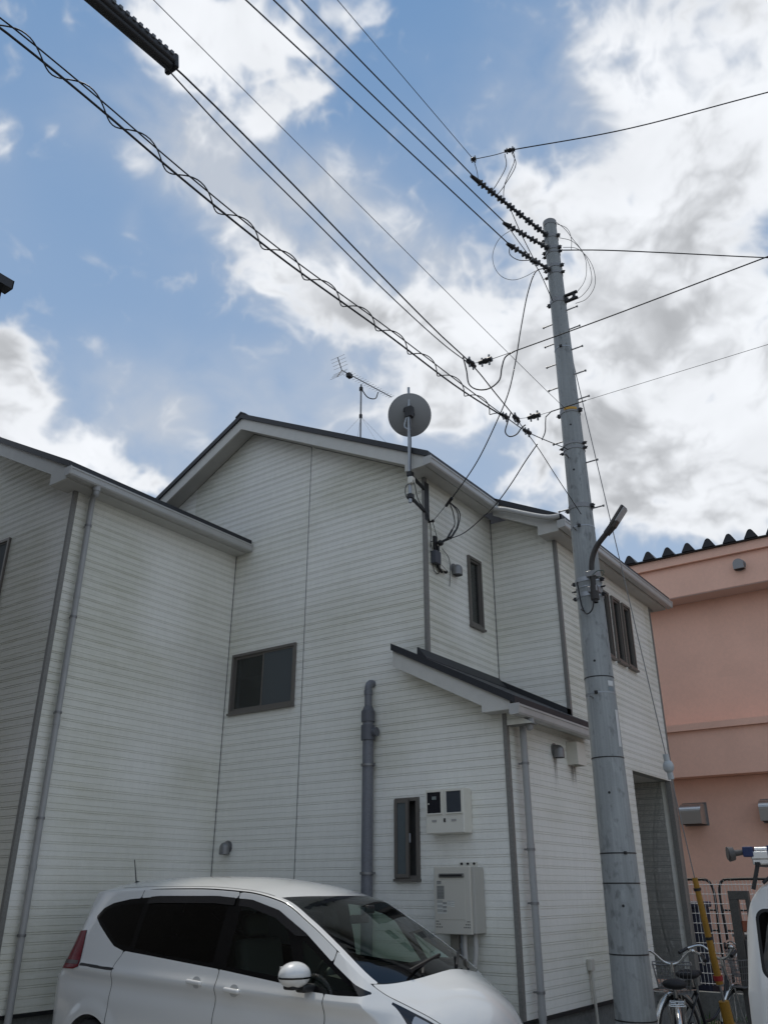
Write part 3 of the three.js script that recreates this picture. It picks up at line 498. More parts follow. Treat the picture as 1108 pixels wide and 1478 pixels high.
  part('gas_pipe', [bar([-4.505, y0, Z1 + 0.1], [-4.505, 0.3, Z1 + 0.1], 0.013, 0.013, 10), bar([-4.505, 1.14, Z1 + 0.1], [-4.505, 1.10, Z1 + 0.1], 0.022, 0.022, 6), bar([-4.505, 1.04, Z1 + 0.1], [-4.505, 1.01, Z1 + 0.1], 0.02, 0.02, 6)], M.galv, t);
}
{ // outdoor socket with a cable running down
  const t = thing('outdoor_socket', 'small cream weatherproof socket with cable on the street side wall', 'socket', [X2, 0.83, -9.08]);
  part('cover', box(X2, X2 + 0.05, 0.84, 0.95, -9.13, -9.03, 0.01), M.beige, t); part('conduit', tube([[X2 + 0.03, 0.85, -9.08], [X2 + 0.03, 0.7, -9.08], [X2 + 0.035, 0.5, -9.09], [X2 + 0.04, 0.05, -9.10]], 0.016, 24, 8), M.beige, t);
}
{ // satellite dish on a mast
  const mx = -4.86, mz = -7.25, t = thing('satellite_dish', 'grey satellite dish on a mast clamped to the house corner', 'satellite dish', [mx, 5.72, mz]);
  part('mast', [bar([mx, 5.70, mz], [mx, 7.02, mz], 0.021, 0.021, 14), bar([mx, 7.02, mz], [mx, 7.28, mz], 0.016, 0.016, 12)], M.galv, t);
  const face = V(-0.72, 0.62, -0.78).normalize();
  const prof = []; for (let i = 0; i <= 14; i++) { const r = 0.262 * i / 14; prof.push(new THREE.Vector2(r, r * r * 0.72)); } prof.push(new THREE.Vector2(0.270, 0.056), new THREE.Vector2(0.270, 0.044)); for (let i = 14; i >= 0; i--) { const r = 0.260 * i / 14; prof.push(new THREE.Vector2(Math.max(r, 0.0001), r * r * 0.72 - 0.006)); }
  const dg = new THREE.LatheGeometry(prof, 44); const q = new THREE.Quaternion().setFromUnitVectors(V(0, 1, 0), face);
  const C = V(-4.885, 6.925, -7.315);
  dg.applyQuaternion(q).translate(C.x, C.y, C.z);
  part('reflector', dg, std([0.29, 0.30, 0.305], 0.45), t);
  part('bracket', [box(mx - 0.05, mx + 0.05, 6.85, 7.0, mz - 0.045, mz + 0.03, 0.01), bar([mx, 6.93, mz], [C.x, C.y, C.z], 0.04, 0.06, 12), box(mx - 0.07, mx - 0.055, 6.95, 7.03, mz - 0.04, mz + 0.02)], M.black, t);
  const foc = C.clone().addScaledVector(face, 0.36), low = C.clone().add(V(0.03, -0.25, 0.06));
  part('feed_arm', [tube([[mx - 0.02, 6.88, mz + 0.01], [mx - 0.05, 6.72, mz + 0.02], low, low.clone().lerp(foc, 0.55), foc], 0.012, 24, 8)], M.galv, t);
  part('converter', [bar(foc, foc.clone().addScaledVector(face, 0.10), 0.025, 0.03, 12)], M.boxWhite, t);
  part('mast_clamp', [box(mx - 0.03, mx + 0.035, 6.04, 6.10, mz - 0.04, mz + 0.03, 0.006), beam([mx, 6.07, mz], [X1 + 0.004, 6.0, Z1 - 0.02], 0.03, 0.03), beam([mx, 5.78, mz], [X1 + 0.004, 5.70, Z1 - 0.03], 0.03, 0.03), box(mx - 0.03, mx + 0.035, 5.75, 5.81, mz - 0.04, mz + 0.03, 0.006), box(X1 + 0.014, X1 + 0.02, 5.6, 6.1, Z1 - 0.07, Z1 + 0.02)], M.black, t);
  part('booster', box(mx - 0.01, mx + 0.06, 5.93, 6.02, mz - 0.03, mz + 0.04, 0.012), M.boxWhite, t);
  part('cable', [tube([[mx + 0.02, 6.9, mz + 0.02], [mx + 0.045, 6.5, mz + 0.03], [mx + 0.04, 6.05, mz + 0.035], [mx + 0.07, 5.9, mz], [mx + 0.04, 5.78, mz - 0.1], [X1 + 0.03, 5.62, Z1 - 0.05], [X1 + 0.03, 5.2, Z1 - 0.06]], 0.005, 40, 6), tube([[mx + 0.03, 5.95, mz + 0.03], [mx - 0.04, 5.9, mz + 0.03], [mx - 0.03, 5.76, mz + 0.02], [mx + 0.04, 5.70, mz - 0.06]], 0.005, 24, 6)], M.cable, t);
}
{ // television antenna on the roof
  const bx = -7.63, bz = -9.87, t = thing('tv_antenna', 'thin television aerial with many crossbars on roof mast', 'antenna', [bx, mainRoof(bx), bz]);
  part('mast', bar([bx, mainRoof(bx), bz], [bx, 9.78, bz], 0.016, 0.016, 10), M.steelDull, t);
  const A = V(-7.60, 9.75, -9.28), B = V(-7.50, 9.86, -10.62);
  part('boom', bar(A, B, 0.008, 0.008, 8), M.black, t);
  part('boom_support', tube([[bx, 9.70, bz], [bx + 0.0, 9.62, bz - 0.2], [bx + 0.05, 9.66, bz - 0.36], [bx + 0.08, 9.80, bz - 0.4]], 0.010, 20, 8), M.black, t);
  for (let i = 0; i < 17; i++) { const p = A.clone().lerp(B, 0.12 + 0.87 * i / 16), l = 0.10 - 0.002 * i; part('element', bar([p.x - l, p.y, p.z], [p.x + l, p.y, p.z], 0.003, 0.003, 6), M.steelDull, t); }
  part('driven_box', box(A.x - 0.04, A.x + 0.04, A.y - 0.035, A.y + 0.045, A.z - 0.26, A.z - 0.16, 0.01), M.black, t);
  for (const s of [-1, 1]) { // corner reflector
    const e = A.clone().add(V(0, s * 0.20, 0.12)); part('reflector_arm', bar(A, e, 0.008, 0.008, 8), M.black, t);
    for (let k = 0; k < 4; k++) { const p = A.clone().lerp(e, 0.25 + 0.25 * k); part('element', bar([p.x - 0.15, p.y, p.z], [p.x + 0.15, p.y, p.z], 0.003, 0.003, 6), M.steelDull, t); }
  }
  part('mast_band', [bar([bx, 9.1, bz], [bx, 9.16, bz], 0.03, 0.03, 10), bar([bx, 9.66, bz], [bx, 9.72, bz], 0.035, 0.035, 10)], M.black, t);
  for (const [x, z] of [[-6.3, -9.2], [-9.3, -9.2], [-6.4, -11.3], [-9.2, -11.3]]) part('stay', bar([bx, 9.12, bz], [x, mainRoof(x), z], 0.002, 0.002, 5), M.steelDull, t);
}

// ---------------------------------------------------------------- pink building behind
{
  const plaster = dataTex(512, 512, (u, v) => { const s = 247 + (rf() - 0.5) * 10 + (nA(u, v, 1, 1) - 0.5) * 5 + (nB(u, v, 0.12, 0.12) - 0.5) * 8; return [s, s * 0.995, s * 0.985]; });
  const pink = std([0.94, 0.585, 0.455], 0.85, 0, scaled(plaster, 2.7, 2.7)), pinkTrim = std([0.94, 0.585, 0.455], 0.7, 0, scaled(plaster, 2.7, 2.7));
  const t = thing('pink_building', 'large salmon pink building with black corrugated roof behind the fence', 'building', [1, 0, -20]);
  const xa = -9.5, xb = 12;
  part('wall', [box(xa, xb, 0, 3.52, -17.1, -16.86), box(xa, xb, 4.4, 7.3, -17.3, -17.0), box(xa, xa + 0.3, 0, 7.3, -27, -17.3), box(xb - 0.3, xb, 0, 7.3, -27, -17.3), box(xa, xb, 0, 7.3, -27.3, -27)], pink, t);
  part('upper_band', box(xa, xb, 7.016, 7.66, -17.2, -16.5), pink, t);
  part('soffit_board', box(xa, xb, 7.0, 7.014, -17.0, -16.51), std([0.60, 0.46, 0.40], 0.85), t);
  part('eave_trim', box(xa, xb, 7.664, 7.85, -17.2, -16.42), pinkTrim, t);
  part('lower_band', box(xa, xb, 3.525, 4.355, -17.2, -16.5), pink, t);
  part('ledge', box(xa, xb, 4.358, 4.48, -17.2, -16.44), pinkTrim, t);
  // folded plate roof: each fold a rib
  const pitch = 0.408, dark = std([0.014, 0.014, 0.017], 0.45, 0.3), rf2 = part('roof', box(xa, xb, 7.853, 7.875, -27, -16.35), dark, t);
  for (let x = -6.2; x < 3.5; x += pitch) part('roof_rib', prismZ([[x - 0.13, 7.876], [x - 0.05, 8.02], [x - 0.02, 8.05], [x + 0.02, 8.05], [x + 0.05, 8.02], [x + 0.13, 7.876]], -27, -16.32), dark, rf2);
  // boxy stainless hoods on the lower wall
  const hoodAt = (x, y, label) => {
    const w = 0.39, h = 0.36, zf = -16.86, h0 = thing('exhaust_hood', label, 'vent', [x, y, zf], 'stainless hoods on the pink wall');
    const pr = []; pr.push([zf + 0.003, y], [zf + 0.003, y + h]); for (let i = 0; i <= 8; i++) { const a = Math.PI / 2 * (1 - i / 8); pr.push([zf + 0.16 + 0.2 * Math.cos(a), y + h - 0.16 + 0.16 * Math.sin(a)]); } pr.push([zf + 0.36, y]);
    part('hood', prismX(pr, x, x + w), std([0.55, 0.55, 0.53], 0.3, 0.85), h0); part('grille', box(x + 0.03, x + w - 0.03, y - 0.012, y - 0.001, zf + 0.03, zf + 0.33), M.black, h0);
    part('flange', box(x - 0.03, x + w + 0.03, y - 0.02, y + h + 0.03, zf, zf + 0.004), M.steelDull, h0);
  };
  hoodAt(-5.13, 2.70, 'curved stainless hood on the pink wall beside the white house'); hoodAt(-3.72, 2.70, 'curved stainless hood on the pink wall above the parked van');
  const v = thing('round_vent', 'small round grey vent cap high on the pink wall band', 'vent', [-3.27, 7.3, -16.5]);
  { const r = 0.10, x = -3.27, y = 7.42, z = -16.5, fr = []; for (let i = 0; i <= 14; i++) { const a = Math.PI * i / 14; fr.push([x + Math.cos(a) * r, y + Math.sin(a) * r]); } fr.push([x - r, y - r], [x + r, y - r]); part('hood', prismZ(fr, z + 0.002, z + 0.13), M.steelDull, v); part('flange', bar([x, y, z], [x, y, z + 0.01], r * 1.2, r * 1.2, 20), M.steelDull, v); part('opening', box(x - r * 0.85, x + r * 0.85, y - r - 0.004, y - r + 0.001, z + 0.02, z + 0.12), M.black, v); }
}
// ---------------------------------------------------------------- neighbouring house, only its eave corner shows
{
  const t = thing('neighbour_house', 'dark eave corner of the next house against the sky', 'house', [-9.5, 0, 1]);
  const ex = -5.92, ez = -2.74, ey = 6.39, dk = std([0.018, 0.019, 0.022], 0.5);
  part('wall', [box(-6.6, -6.45, 0, 6.1, -2.3, 6), box(-13, -6.6, 0, 6.1, -2.3, -2.15)], std([0.15, 0.14, 0.13], 0.8, 0, speck2), t);
  part('gable_wall', prismZ([[-13, 6.1], [-6.45, 6.1], [-9.6, ey + 1.76]], -2.3, -2.15), std([0.15, 0.14, 0.13], 0.8, 0, speck2), t);
  part('ceiling', box(-13, -6.6, 6.06, 6.1, -2.14, 6), M.interior, t);
  part('roof', prismZ([[ex - 0.08, ey - 0.01], [-9.6, ey + 1.85], [-9.6, ey + 1.79], [ex - 0.08, ey - 0.06]], ez + 0.03, 6.3), dk, t);
  part('roof', prismZ([[-9.6, ey + 1.85], [-13.3, ey], [-13.3, ey - 0.06], [-9.6, ey + 1.79]], ez + 0.03, 6.3), dk, t);
  part('gutter', [box(ex - 0.12, ex, ey - 0.085, ey, ez, 6.3), box(ex - 0.12, ex, ey - 0.085, ey, ez, ez + 0.01)], dk, t);
  part('fascia', box(ex - 0.16, ex - 0.125, ey - 0.25, ey - 0.03, ez + 0.06, 6.3), dk, t);
  part('soffit', [prismZ([[ex - 0.16, ey - 0.235], [-6.5, ey - 0.33], [-6.5, ey - 0.345], [ex - 0.16, ey - 0.25]], ez + 0.06, 6.3)], dk, t);
  part('barge_board', prismZ([[ex - 0.125, ey - 0.06], [-9.6, ey + 1.74], [-9.6, ey + 1.5], [-6.4, ey - 0.25], [ex - 0.125, ey - 0.25]], ez + 0.03, ez + 0.06), dk, t);
}
// ---------------------------------------------------------------- mesh fence and what stands behind it
{
  const z = -13.0, t = thing('mesh_fence', 'white welded wire mesh fence in front of the pink building', 'fence', [-2, 0, z]);
  const white = std([0.62, 0.63, 0.63], 0.5), xa = -4.6, xb = 1.2, y0 = 0.42, y1 = 1.68;
  part('kerb_wall', box(xa, xb, 0, 0.34, z - 0.06, z + 0.06, 0.008), M.foundation, t);
  for (let x = xa + 0.1; x < xb; x += 1.9) part('post', box(x - 0.025, x + 0.025, 0.3, y1 + 0.02, z - 0.03, z + 0.02, 0.006), white, t);
  for (let x = xa; x <= xb; x += 0.05) part('wire', bar([x, y0, z + 0.03], [x, y1, z + 0.03], 0.0032, 0.0032, 5), white, t);
  for (let y = y0 + 0.02; y < y1; y += 0.122) part('rail_wire', bar([xa, y, z + 0.037], [xb, y, z + 0.037], 0.0042, 0.0042, 5), white, t);
  for (let x = xa; x <= xb; x += 0.05) part('bent_tip', bar([x, y1, z + 0.03], [x, y1 + 0.03, z + 0.05], 0.0032, 0.0032, 5), white, t);
  // black tubular racks
  for (const [x0, x1] of [[-4.75, -3.98], [-3.88, -2.98], [-2.8, -1.9]]) {
    const r = thing('tube_rack', x0 < -4.5 ? 'black tubular steel rack behind the fence beside the house end' : x0 < -3.5 ? 'black tubular steel rack behind the fence and yellow guard' : 'black tubular steel rack behind the fence and the van', 'rack', [x0, 0, -13.9], 'black racks behind the fence');
    const zz = -13.9; part('frame', tube([[x0, 0.02, zz], [x0, 1.0, zz], [x0, 1.62, zz], [x0 + 0.06, 1.72, zz], [x0 + 0.2, 1.735, zz], [x1 - 0.2, 1.735, zz], [x1 - 0.06, 1.72, zz], [x1, 1.62, zz], [x1, 1.0, zz], [x1, 0.02, zz]], 0.02, 80, 8), M.black, r);
    for (const y of [0.55, 0.75, 1.05, 1.32]) part('crossbar', bar([x0, y, zz], [x1, y, zz], 0.014, 0.014, 8), M.black, r);
  }
  const tarp = thing('covered_bin', 'navy blue covered bin behind the mesh fence', 'bin', [-4.2, 0, -13.5]);
  part('body', [box(-4.42, -4.02, 0.02, 1.38, -13.75, -13.3, 0.05)], std([0.022, 0.028, 0.06], 0.6, 0, speckS), tarp); part('lid', box(-4.45, -3.99, 1.36, 1.44, -13.78, -13.27, 0.03), std([0.03, 0.036, 0.07], 0.5), tarp); part('handle', bar([-4.3, 1.3, -13.27], [-4.12, 1.3, -13.27], 0.015), M.black, tarp);
  const cab = thing('storage_cabinet', 'low grey steel cabinet standing behind the fence', 'cabinet', [-3.3, 0, -13.5]);
  part('body', box(-3.62, -2.75, 0.05, 1.0, -13.8, -13.3, 0.01), std([0.13, 0.13, 0.125], 0.5, 0.2, speckS), cab); part('lid', box(-3.64, -2.73, 1.0, 1.04, -13.82, -13.28, 0.01), std([0.16, 0.16, 0.155], 0.5), cab); for (const x of [-3.19, -3.17]) part('door_edge', box(x - 0.004, x + 0.004, 0.1, 0.96, -13.301, -13.296), M.black, cab);
}
{ // grey frame post (letter box stand)
  const z = -10, t = thing('post_frame', 'tall grey metal letterbox stand with a slot behind the van', 'stand', [-2.6, 0, z]), g = std([0.13, 0.125, 0.115], 0.5, 0.3, speckS);
  part('upright', [box(-2.712, -2.622, 0, 1.50, z - 0.05, z + 0.02, 0.004)], g, t); part('upright', box(-2.545, -2.505, 0, 1.50, z - 0.05, z + 0.02, 0.004), g, t); part('head', box(-2.712, -2.505, 1.50, 1.585, z - 0.05, z + 0.022, 0.004), g, t);
  part('letter_box', box(-2.62, -2.547, 0.75, 1.12, z - 0.2, z + 0.0, 0.008), std([0.10, 0.10, 0.10], 0.5), t); part('name_plate', box(-2.62, -2.547, 1.20, 1.30, z - 0.02, z - 0.01), std([0.33, 0.10, 0.05], 0.6), t);
}
{ // weeds along the soil strip
  const r = rng(91), gs = [];
  for (let i = 0; i < 900; i++) { const x = -4.2 + r() * 3.4, z = -12.35 + (r() - 0.3) * 1.0 - (r() < 0.3 ? 1.0 : 0), h = 0.05 + r() * 0.14, a = r() * 6.28, w = 0.006 + r() * 0.008, lx = (r() - 0.5) * h, lz = (r() - 0.5) * h; const g = new THREE.BufferGeometry(); const cx = Math.cos(a) * w, cz = Math.sin(a) * w; g.setAttribute('position', new THREE.Float32BufferAttribute([x - cx, 0.015, z - cz, x + cx, 0.015, z + cz, x + lx * 0.5 + cx * 0.7, h * 0.6, z + lz * 0.5 + cz * 0.7, x - cx, 0.015, z - cz, x + lx * 0.5 + cx * 0.7, h * 0.6, z + lz * 0.5 + cz * 0.7, x + lx, h, z + lz], 3)); g.computeVertexNormals(); gs.push(g); }
  const m = meshOf('weeds', gs, std([0.05, 0.10, 0.025], 0.8)); m.userData = { label: 'patchy green weeds growing on the soil by the fence', category: 'weeds', kind: 'stuff' }; scene.add(m);
}
// ---------------------------------------------------------------- utility pole
const PX = -3.001, PZ = -7.738, pr = y => (0.352 - 0.0207 * y) / 2;
const concTex = dataTex(256, 2048, (u, v) => { const th = u * Math.PI * 2, cx = Math.cos(th) * 0.14, cz = Math.sin(th) * 0.14, y = v * 9.29; const smud = sstep(0.14, 0.48, fbm(cx * 17, y * 9, cz * 17, 3) + 0.25 * fbm(cx * 4, y * 1.2, cz * 4 + 8, 2)) * (0.55 + 0.9 * Math.max(0, fbm(cx * 40 + 7, y * 18, cz * 40, 2))), mott = fbm(cx * 8 + 3, y * 1.1, cz * 8, 3), st = fbm(cx * 60, y * 0.9 + 5, cz * 60, 2), worn = sstep(0.2, 0.5, fbm(cx * 14 + 9, y * 5, cz * 14 + 2, 4)); const s = 212 + (rf() - 0.5) * 12 + mott * 30 + st * 18 - 50 * smud + 16 * worn; return [s * 0.975, s * 0.995, s * 1.01]; });
const pole = thing('utility_pole', 'tall tapered concrete utility pole with step bolts beside the house', 'utility pole', [PX, 0, PZ]);
{
  const shaft = new THREE.CylinderGeometry(pr(9.29), pr(0), 9.29, 40, 24, true).translate(PX, 4.645, PZ); shaft.userData.keepUV = true;
  const conc = std([0.475, 0.48, 0.462], 0.7, 0, concTex); concTex.repeat.set(1, 1);
  part('shaft', shaft, conc, pole);
  part('cap', [new THREE.CylinderGeometry(pr(9.29) * 0.82, pr(9.29) * 1.04, 0.03, 32).translate(PX, 9.305, PZ), new THREE.CylinderGeometry(pr(9.2) * 1.05, pr(9.2) * 1.05, 0.07, 32, 1, true).translate(PX, 9.265, PZ)], std([0.27, 0.275, 0.28], 0.7), pole);
  const hoop = (y, h, e, mat, name) => part(name, new THREE.CylinderGeometry(pr(y + h / 2) + e, pr(y - h / 2) + e, h, 36, 1, false).translate(PX, y, PZ), mat, pole);
  for (const y of [3.47, 2.716, 1.648, 1.095, 0.61]) hoop(y, 0.010, 0.0025, M.black, 'binding_wire');
  for (const y of [3.314, 7.342, 5.06]) { hoop(y, 0.012, 0.003, M.galv, 'steel_strap'); part('strap_knot', box(PX + 0.0, PX + 0.03, y - 0.015, y + 0.015, PZ + pr(y), PZ + pr(y) + 0.02, 0.004), M.black, pole); }
  hoop(1.892, 0.01, 0.003, M.black, 'binding_wire'); part('strap_knot', box(PX + 0.10, PX + 0.125, 1.88, 1.905, PZ + 0.10, PZ + 0.125, 0.004), M.black, pole);
  for (const [y, h] of [[9.03, 0.05], [8.84, 0.05], [8.776, 0.03], [8.557, 0.045], [8.449, 0.03], [8.03, 0.06], [6.483, 0.055], [6.06, 0.03], [6.0, 0.03], [5.30, 0.05], [4.47, 0.045], [4.39, 0.012], [4.31, 0.045]]) {
    const b = hoop(y, h, 0.006, y < 5 ? M.galv : M.steelDull, 'pole_band');
    for (const s of [-1, 1]) part('band_bolt', [bar([PX + s * (pr(y) + 0.0), y, PZ + 0.02], [PX + s * (pr(y) + 0.05), y, PZ + 0.02], 0.007, 0.007, 8), box(PX + s * (pr(y) + 0.02) - 0.016, PX + s * (pr(y) + 0.02) + 0.016, y - h * 0.4, y + h * 0.4, PZ - 0.006, PZ + 0.03, 0.004)], M.black, b);
  }
  part('marker_band', new THREE.CylinderGeometry(pr(6.49) + 0.008, pr(6.49) + 0.008, 0.03, 20, 1, true, -0.2, 1.3).translate(PX, 6.492, PZ), std([0.55, 0.30, 0.03], 0.5), pole);
  const bolt = (x0, z0, x1, z1, y) => part('step_bolt', [bar([x0, y, z0], [x1, y, z1], 0.008, 0.008, 8), bar(V(x1, y, z1).lerp(V(x0, y, z0), 0.0), V(x1, y, z1).lerp(V(x0, y, z0), -0.10), 0.014, 0.014, 8)], M.steelDull, pole);
  for (const y of [7.88, 7.60, 7.31, 6.97, 6.63, 5.82, 5.27]) bolt(PX + pr(y) - 0.02, PZ, PX + pr(y) + 0.125, PZ + 0.0, y);
  for (const y of [7.76, 7.48, 7.19, 6.87, 6.16, 5.33]) bolt(PX - pr(y) + 0.02, PZ, PX - pr(y) - 0.115, PZ, y);
  for (const y of [5.88, 5.02, 4.13, 3.27]) bolt(PX - 0.03, PZ + pr(y) - 0.02, PX - 0.02, PZ + pr(y) + 0.10, y);
  for (const [y, a] of [[5.72, 0.15], [3.62, 0.2], [2.40, 0.25], [1.47, 0.35], [6.28, 0.3]]) part('bolt_hole', bar([PX + Math.sin(a) * (pr(y) - 0.004), y, PZ + Math.cos(a) * (pr(y) - 0.004)], [PX + Math.sin(a) * (pr(y) + 0.0015), y, PZ + Math.cos(a) * (pr(y) + 0.0015)], 0.012, 0.012, 10), M.black, pole);
  // number plates wrapped on the shaft
  const plate = (y, h, mat, a0, da) => part('number_plate', new THREE.CylinderGeometry(pr(y) + 0.004, pr(y) + 0.004, h, 10, 1, true, a0, da).translate(PX, y, PZ), mat, pole);
  plate(3.40, 0.05, std([0.62, 0.63, 0.62], 0.5), 0.95, 0.45); plate(3.345, 0.035, std([0.20, 0.24, 0.26], 0.5), 0.95, 0.45); plate(2.98, 0.34, std([0.60, 0.61, 0.60], 0.5), 1.25, 0.30);
  // upper arm hardware
  part('arm_bracket', [box(PX + pr(8) , PX + pr(8) + 0.16, 7.985, 8.01, PZ - 0.01, PZ + 0.03, 0.004), box(PX + pr(8), PX + pr(8) + 0.16, 8.07, 8.095, PZ - 0.01, PZ + 0.03, 0.004), box(PX + pr(8) + 0.10, PX + pr(8) + 0.13, 8.0, 8.08, PZ - 0.005, PZ + 0.025)], M.black, pole);
}
// ---------------------------------------------------------------- street lamp on the pole
{
  const t = thing('street_lamp', 'flat LED street lamp on a curved dark arm clamped to the utility pole', 'street lamp', [PX + 0.12, 4.25, PZ + 0.16]);
  const dk = std([0.05, 0.045, 0.042], 0.5, 0.5);
  const p = [[-2.87, 4.17, -7.53], [-2.872, 4.40, -7.53], [-2.862, 4.60, -7.53], [-2.80, 4.74, -7.53], [-2.66, 4.88, -7.53]];
  part('arm', [tube(p, 0.027, 40, 12), bar([-2.87, 4.20, -7.53], [-2.87, 4.34, -7.53], 0.042, 0.042, 14)], dk, t);
  part('clamp', [box(-2.93, -2.83, 4.44, 4.50, -7.62, -7.50, 0.006), box(-2.93, -2.83, 4.28, 4.34, -7.62, -7.50, 0.006)], M.steelDull, t);
  part('neck', [bar([-2.68, 4.855, -7.53], [-2.60, 4.93, -7.53], 0.036, 0.042, 14)], dk, t);
  const rot = new THREE.Matrix4().makeRotationZ(Math.atan2(0.20, 0.17)), put = g => g.applyMatrix4(rot).translate(-2.60, 4.92, -7.53);
  part('head', [put(new RoundedBoxGeometry(0.23, 0.032, 0.13, 3, 0.014).translate(0.115, 0.012, 0)), put(new RoundedBoxGeometry(0.09, 0.05, 0.09, 2, 0.016).translate(0.03, 0.0, 0))], std([0.09, 0.085, 0.08], 0.45, 0.4), t);
  part('lens', put(new RoundedBoxGeometry(0.16, 0.012, 0.108, 2, 0.005).translate(0.135, -0.010, 0)), std([0.42, 0.44, 0.45], 0.25), t);
  part('supply_cable', tube([[-2.87, 4.22, -7.5], [-2.9, 4.10, -7.5], [-2.98, 4.08, -7.55], [-3.03, 4.16, -7.58], [-3.05, 4.30, -7.585], [-3.06, 4.44, -7.585]], 0.007, 30, 6), M.cable, t);
  part('wire_loop', tube([[-2.86, 4.45, -7.5], [-2.80, 4.48, -7.5], [-2.74, 4.46, -7.5], [-2.76, 4.42, -7.5], [-2.82, 4.42, -7.5]], 0.004, 24, 5), std([0.03, 0.07, 0.05], 0.5), t);
}
// ---------------------------------------------------------------- wires
const W = {
  D1: [[-3.088, 8.269, -7.34], [-3.214, 8.078, -7.38], [-3.361, 7.667, -7.426], [-3.5, 7.208, -7.469], [-3.638, 6.871, -7.512], [-3.824, 6.618, -7.571], [-4.167, 6.239, -7.678], [-4.437, 6.04, -7.763], [-4.686, 5.89, -7.841]],
  D2: [[-3.139, 5.838, -7.082], [-3.355, 5.746, -7.208], [-3.595, 5.625, -7.348], [-3.882, 5.518, -7.515], [-4.164, 5.473, -7.679], [-4.548, 5.456, -7.903], [-4.974, 5.498, -8.152]],
  leads: [[[-4.72, 5.851, -7.861], [-4.72, 5.786, -7.986], [-4.72, 5.664, -8.01], [-4.72, 5.556, -7.938], [-4.72, 5.421, -7.835], [-4.72, 5.333, -7.706]], [[-4.72, 5.946, -7.964], [-4.72, 5.842, -8.088], [-4.72, 5.679, -8.076], [-4.72, 5.576, -8.02], [-4.72, 5.434, -7.899], [-4.72, 5.344, -7.737]], [[-4.72, 5.978, -7.998], [-4.72, 5.861, -8.139], [-4.72, 5.71, -8.111], [-4.72, 5.527, -7.985], [-4.72, 5.379, -7.817]]],
  bigloop: [[-3.326, 9.063, -7.25], [-3.48, 8.925, -7.25], [-3.578, 8.757, -7.25], [-3.572, 8.536, -7.25], [-3.472, 8.326, -7.25], [-3.321, 8.209, -7.25], [-3.158, 8.19, -7.25], [-3.049, 8.207, -7.25]],
  loopsR: [[[-3.218, 9.448, -7.72], [-3.011, 9.355, -7.72], [-2.826, 9.113, -7.72], [-2.721, 8.867, -7.72], [-2.614, 8.592, -7.72], [-2.594, 8.369, -7.72], [-2.651, 8.158, -7.72], [-2.825, 8.015, -7.72]], [[-2.894, 8.983, -7.72], [-2.733, 8.84, -7.72], [-2.607, 8.578, -7.72], [-2.549, 8.294, -7.72], [-2.571, 8.098, -7.72], [-2.705, 7.978, -7.72], [-2.794, 7.969, -7.72]], [[-2.855, 8.807, -7.72], [-2.7, 8.713, -7.72], [-2.577, 8.52, -7.72], [-2.51, 8.254, -7.72], [-2.535, 8.029, -7.72], [-2.652, 7.912, -7.72], [-2.782, 7.913, -7.72]], [[-2.927, 9.238, -7.72], [-2.775, 9.063, -7.72], [-2.738, 8.876, -7.72], [-2.754, 8.72, -7.72]]],
  T2: [[-2.634, 5.442, -0.802], [-2.658, 5.519, -1.307], [-2.68, 5.593, -1.794], [-2.72, 5.622, -2.648], [-2.778, 5.619, -3.898], [-2.816, 5.634, -4.717], [-2.838, 5.666, -5.197], [-2.856, 5.62, -5.586], [-2.879, 5.563, -6.08], [-2.901, 5.483, -6.539], [-2.919, 5.363, -6.94], [-2.95, 5.176, -7.605]],
  T2b: [[-2.678, 5.532, -1.753], [-2.701, 5.502, -2.231], [-2.736, 5.506, -3.001], [-2.778, 5.517, -3.897], [-2.816, 5.571, -4.714], [-2.836, 5.642, -5.145]],
  R3: [[-2.838, 5.666, -5.197], [-2.723, 5.666, -5.231], [-2.458, 5.666, -5.251], [-1.705, 5.666, -5.275], [-0.475, 5.666, -5.287]],
  R4: [[-2.879, 5.563, -6.08], [-2.727, 5.563, -6.13], [-2.561, 5.563, -6.145], [-2.228, 5.563, -6.153], [-0.709, 5.563, -6.222]],
  jump3: [[-2.911, 5.762, -5.19], [-2.886, 5.611, -5.192], [-2.867, 5.466, -5.194], [-2.801, 5.396, -5.201], [-2.696, 5.369, -5.211], [-2.601, 5.418, -5.221], [-2.569, 5.537, -5.224], [-2.532, 5.627, -5.228], [-2.451, 5.654, -5.236]],
  jump4: [[-2.928, 5.652, -6.075], [-2.969, 5.552, -6.071], [-2.996, 5.456, -6.068], [-2.958, 5.401, -6.072], [-2.89, 5.404, -6.079], [-2.839, 5.455, -6.084], [-2.797, 5.479, -6.088]],
  jump4b: [[-2.646, 5.304, -6.103], [-2.611, 5.409, -6.107], [-2.603, 5.501, -6.108], [-2.547, 5.542, -6.113]],
  B: [[-3.559, 6.011, -0.78], [-3.526, 6.029, -1.222], [-3.484, 5.991, -1.791], [-3.434, 5.913, -2.467], [-3.369, 5.852, -3.338], [-3.276, 5.858, -4.595], [-3.203, 5.84, -5.585], [-3.144, 5.832, -6.378], [-3.113, 5.845, -6.795], [-3.062, 5.921, -7.491]],
  L4: [[-3.365, 9.294, -3.905], [-3.273, 9.294, -6.299]],
  R1: [[-3.273, 9.294, -6.299], [-3.024, 9.294, -6.393], [-2.873, 9.294, -6.429], [-1.707, 9.294, -6.921], [-0.291, 9.294, -7.357]],
  R1leads: [[[-2.934, 9.273, -6.423], [-2.93, 9.077, -6.423], [-3.007, 8.927, -6.416], [-3.079, 8.839, -6.408]], [[-2.851, 9.249, -6.431], [-2.816, 9.036, -6.435], [-2.892, 8.887, -6.427], [-3.001, 8.746, -6.416]], [[-2.833, 9.26, -6.433], [-2.827, 9.106, -6.434], [-2.936, 8.974, -6.423], [-3.024, 8.654, -6.414]]]
};
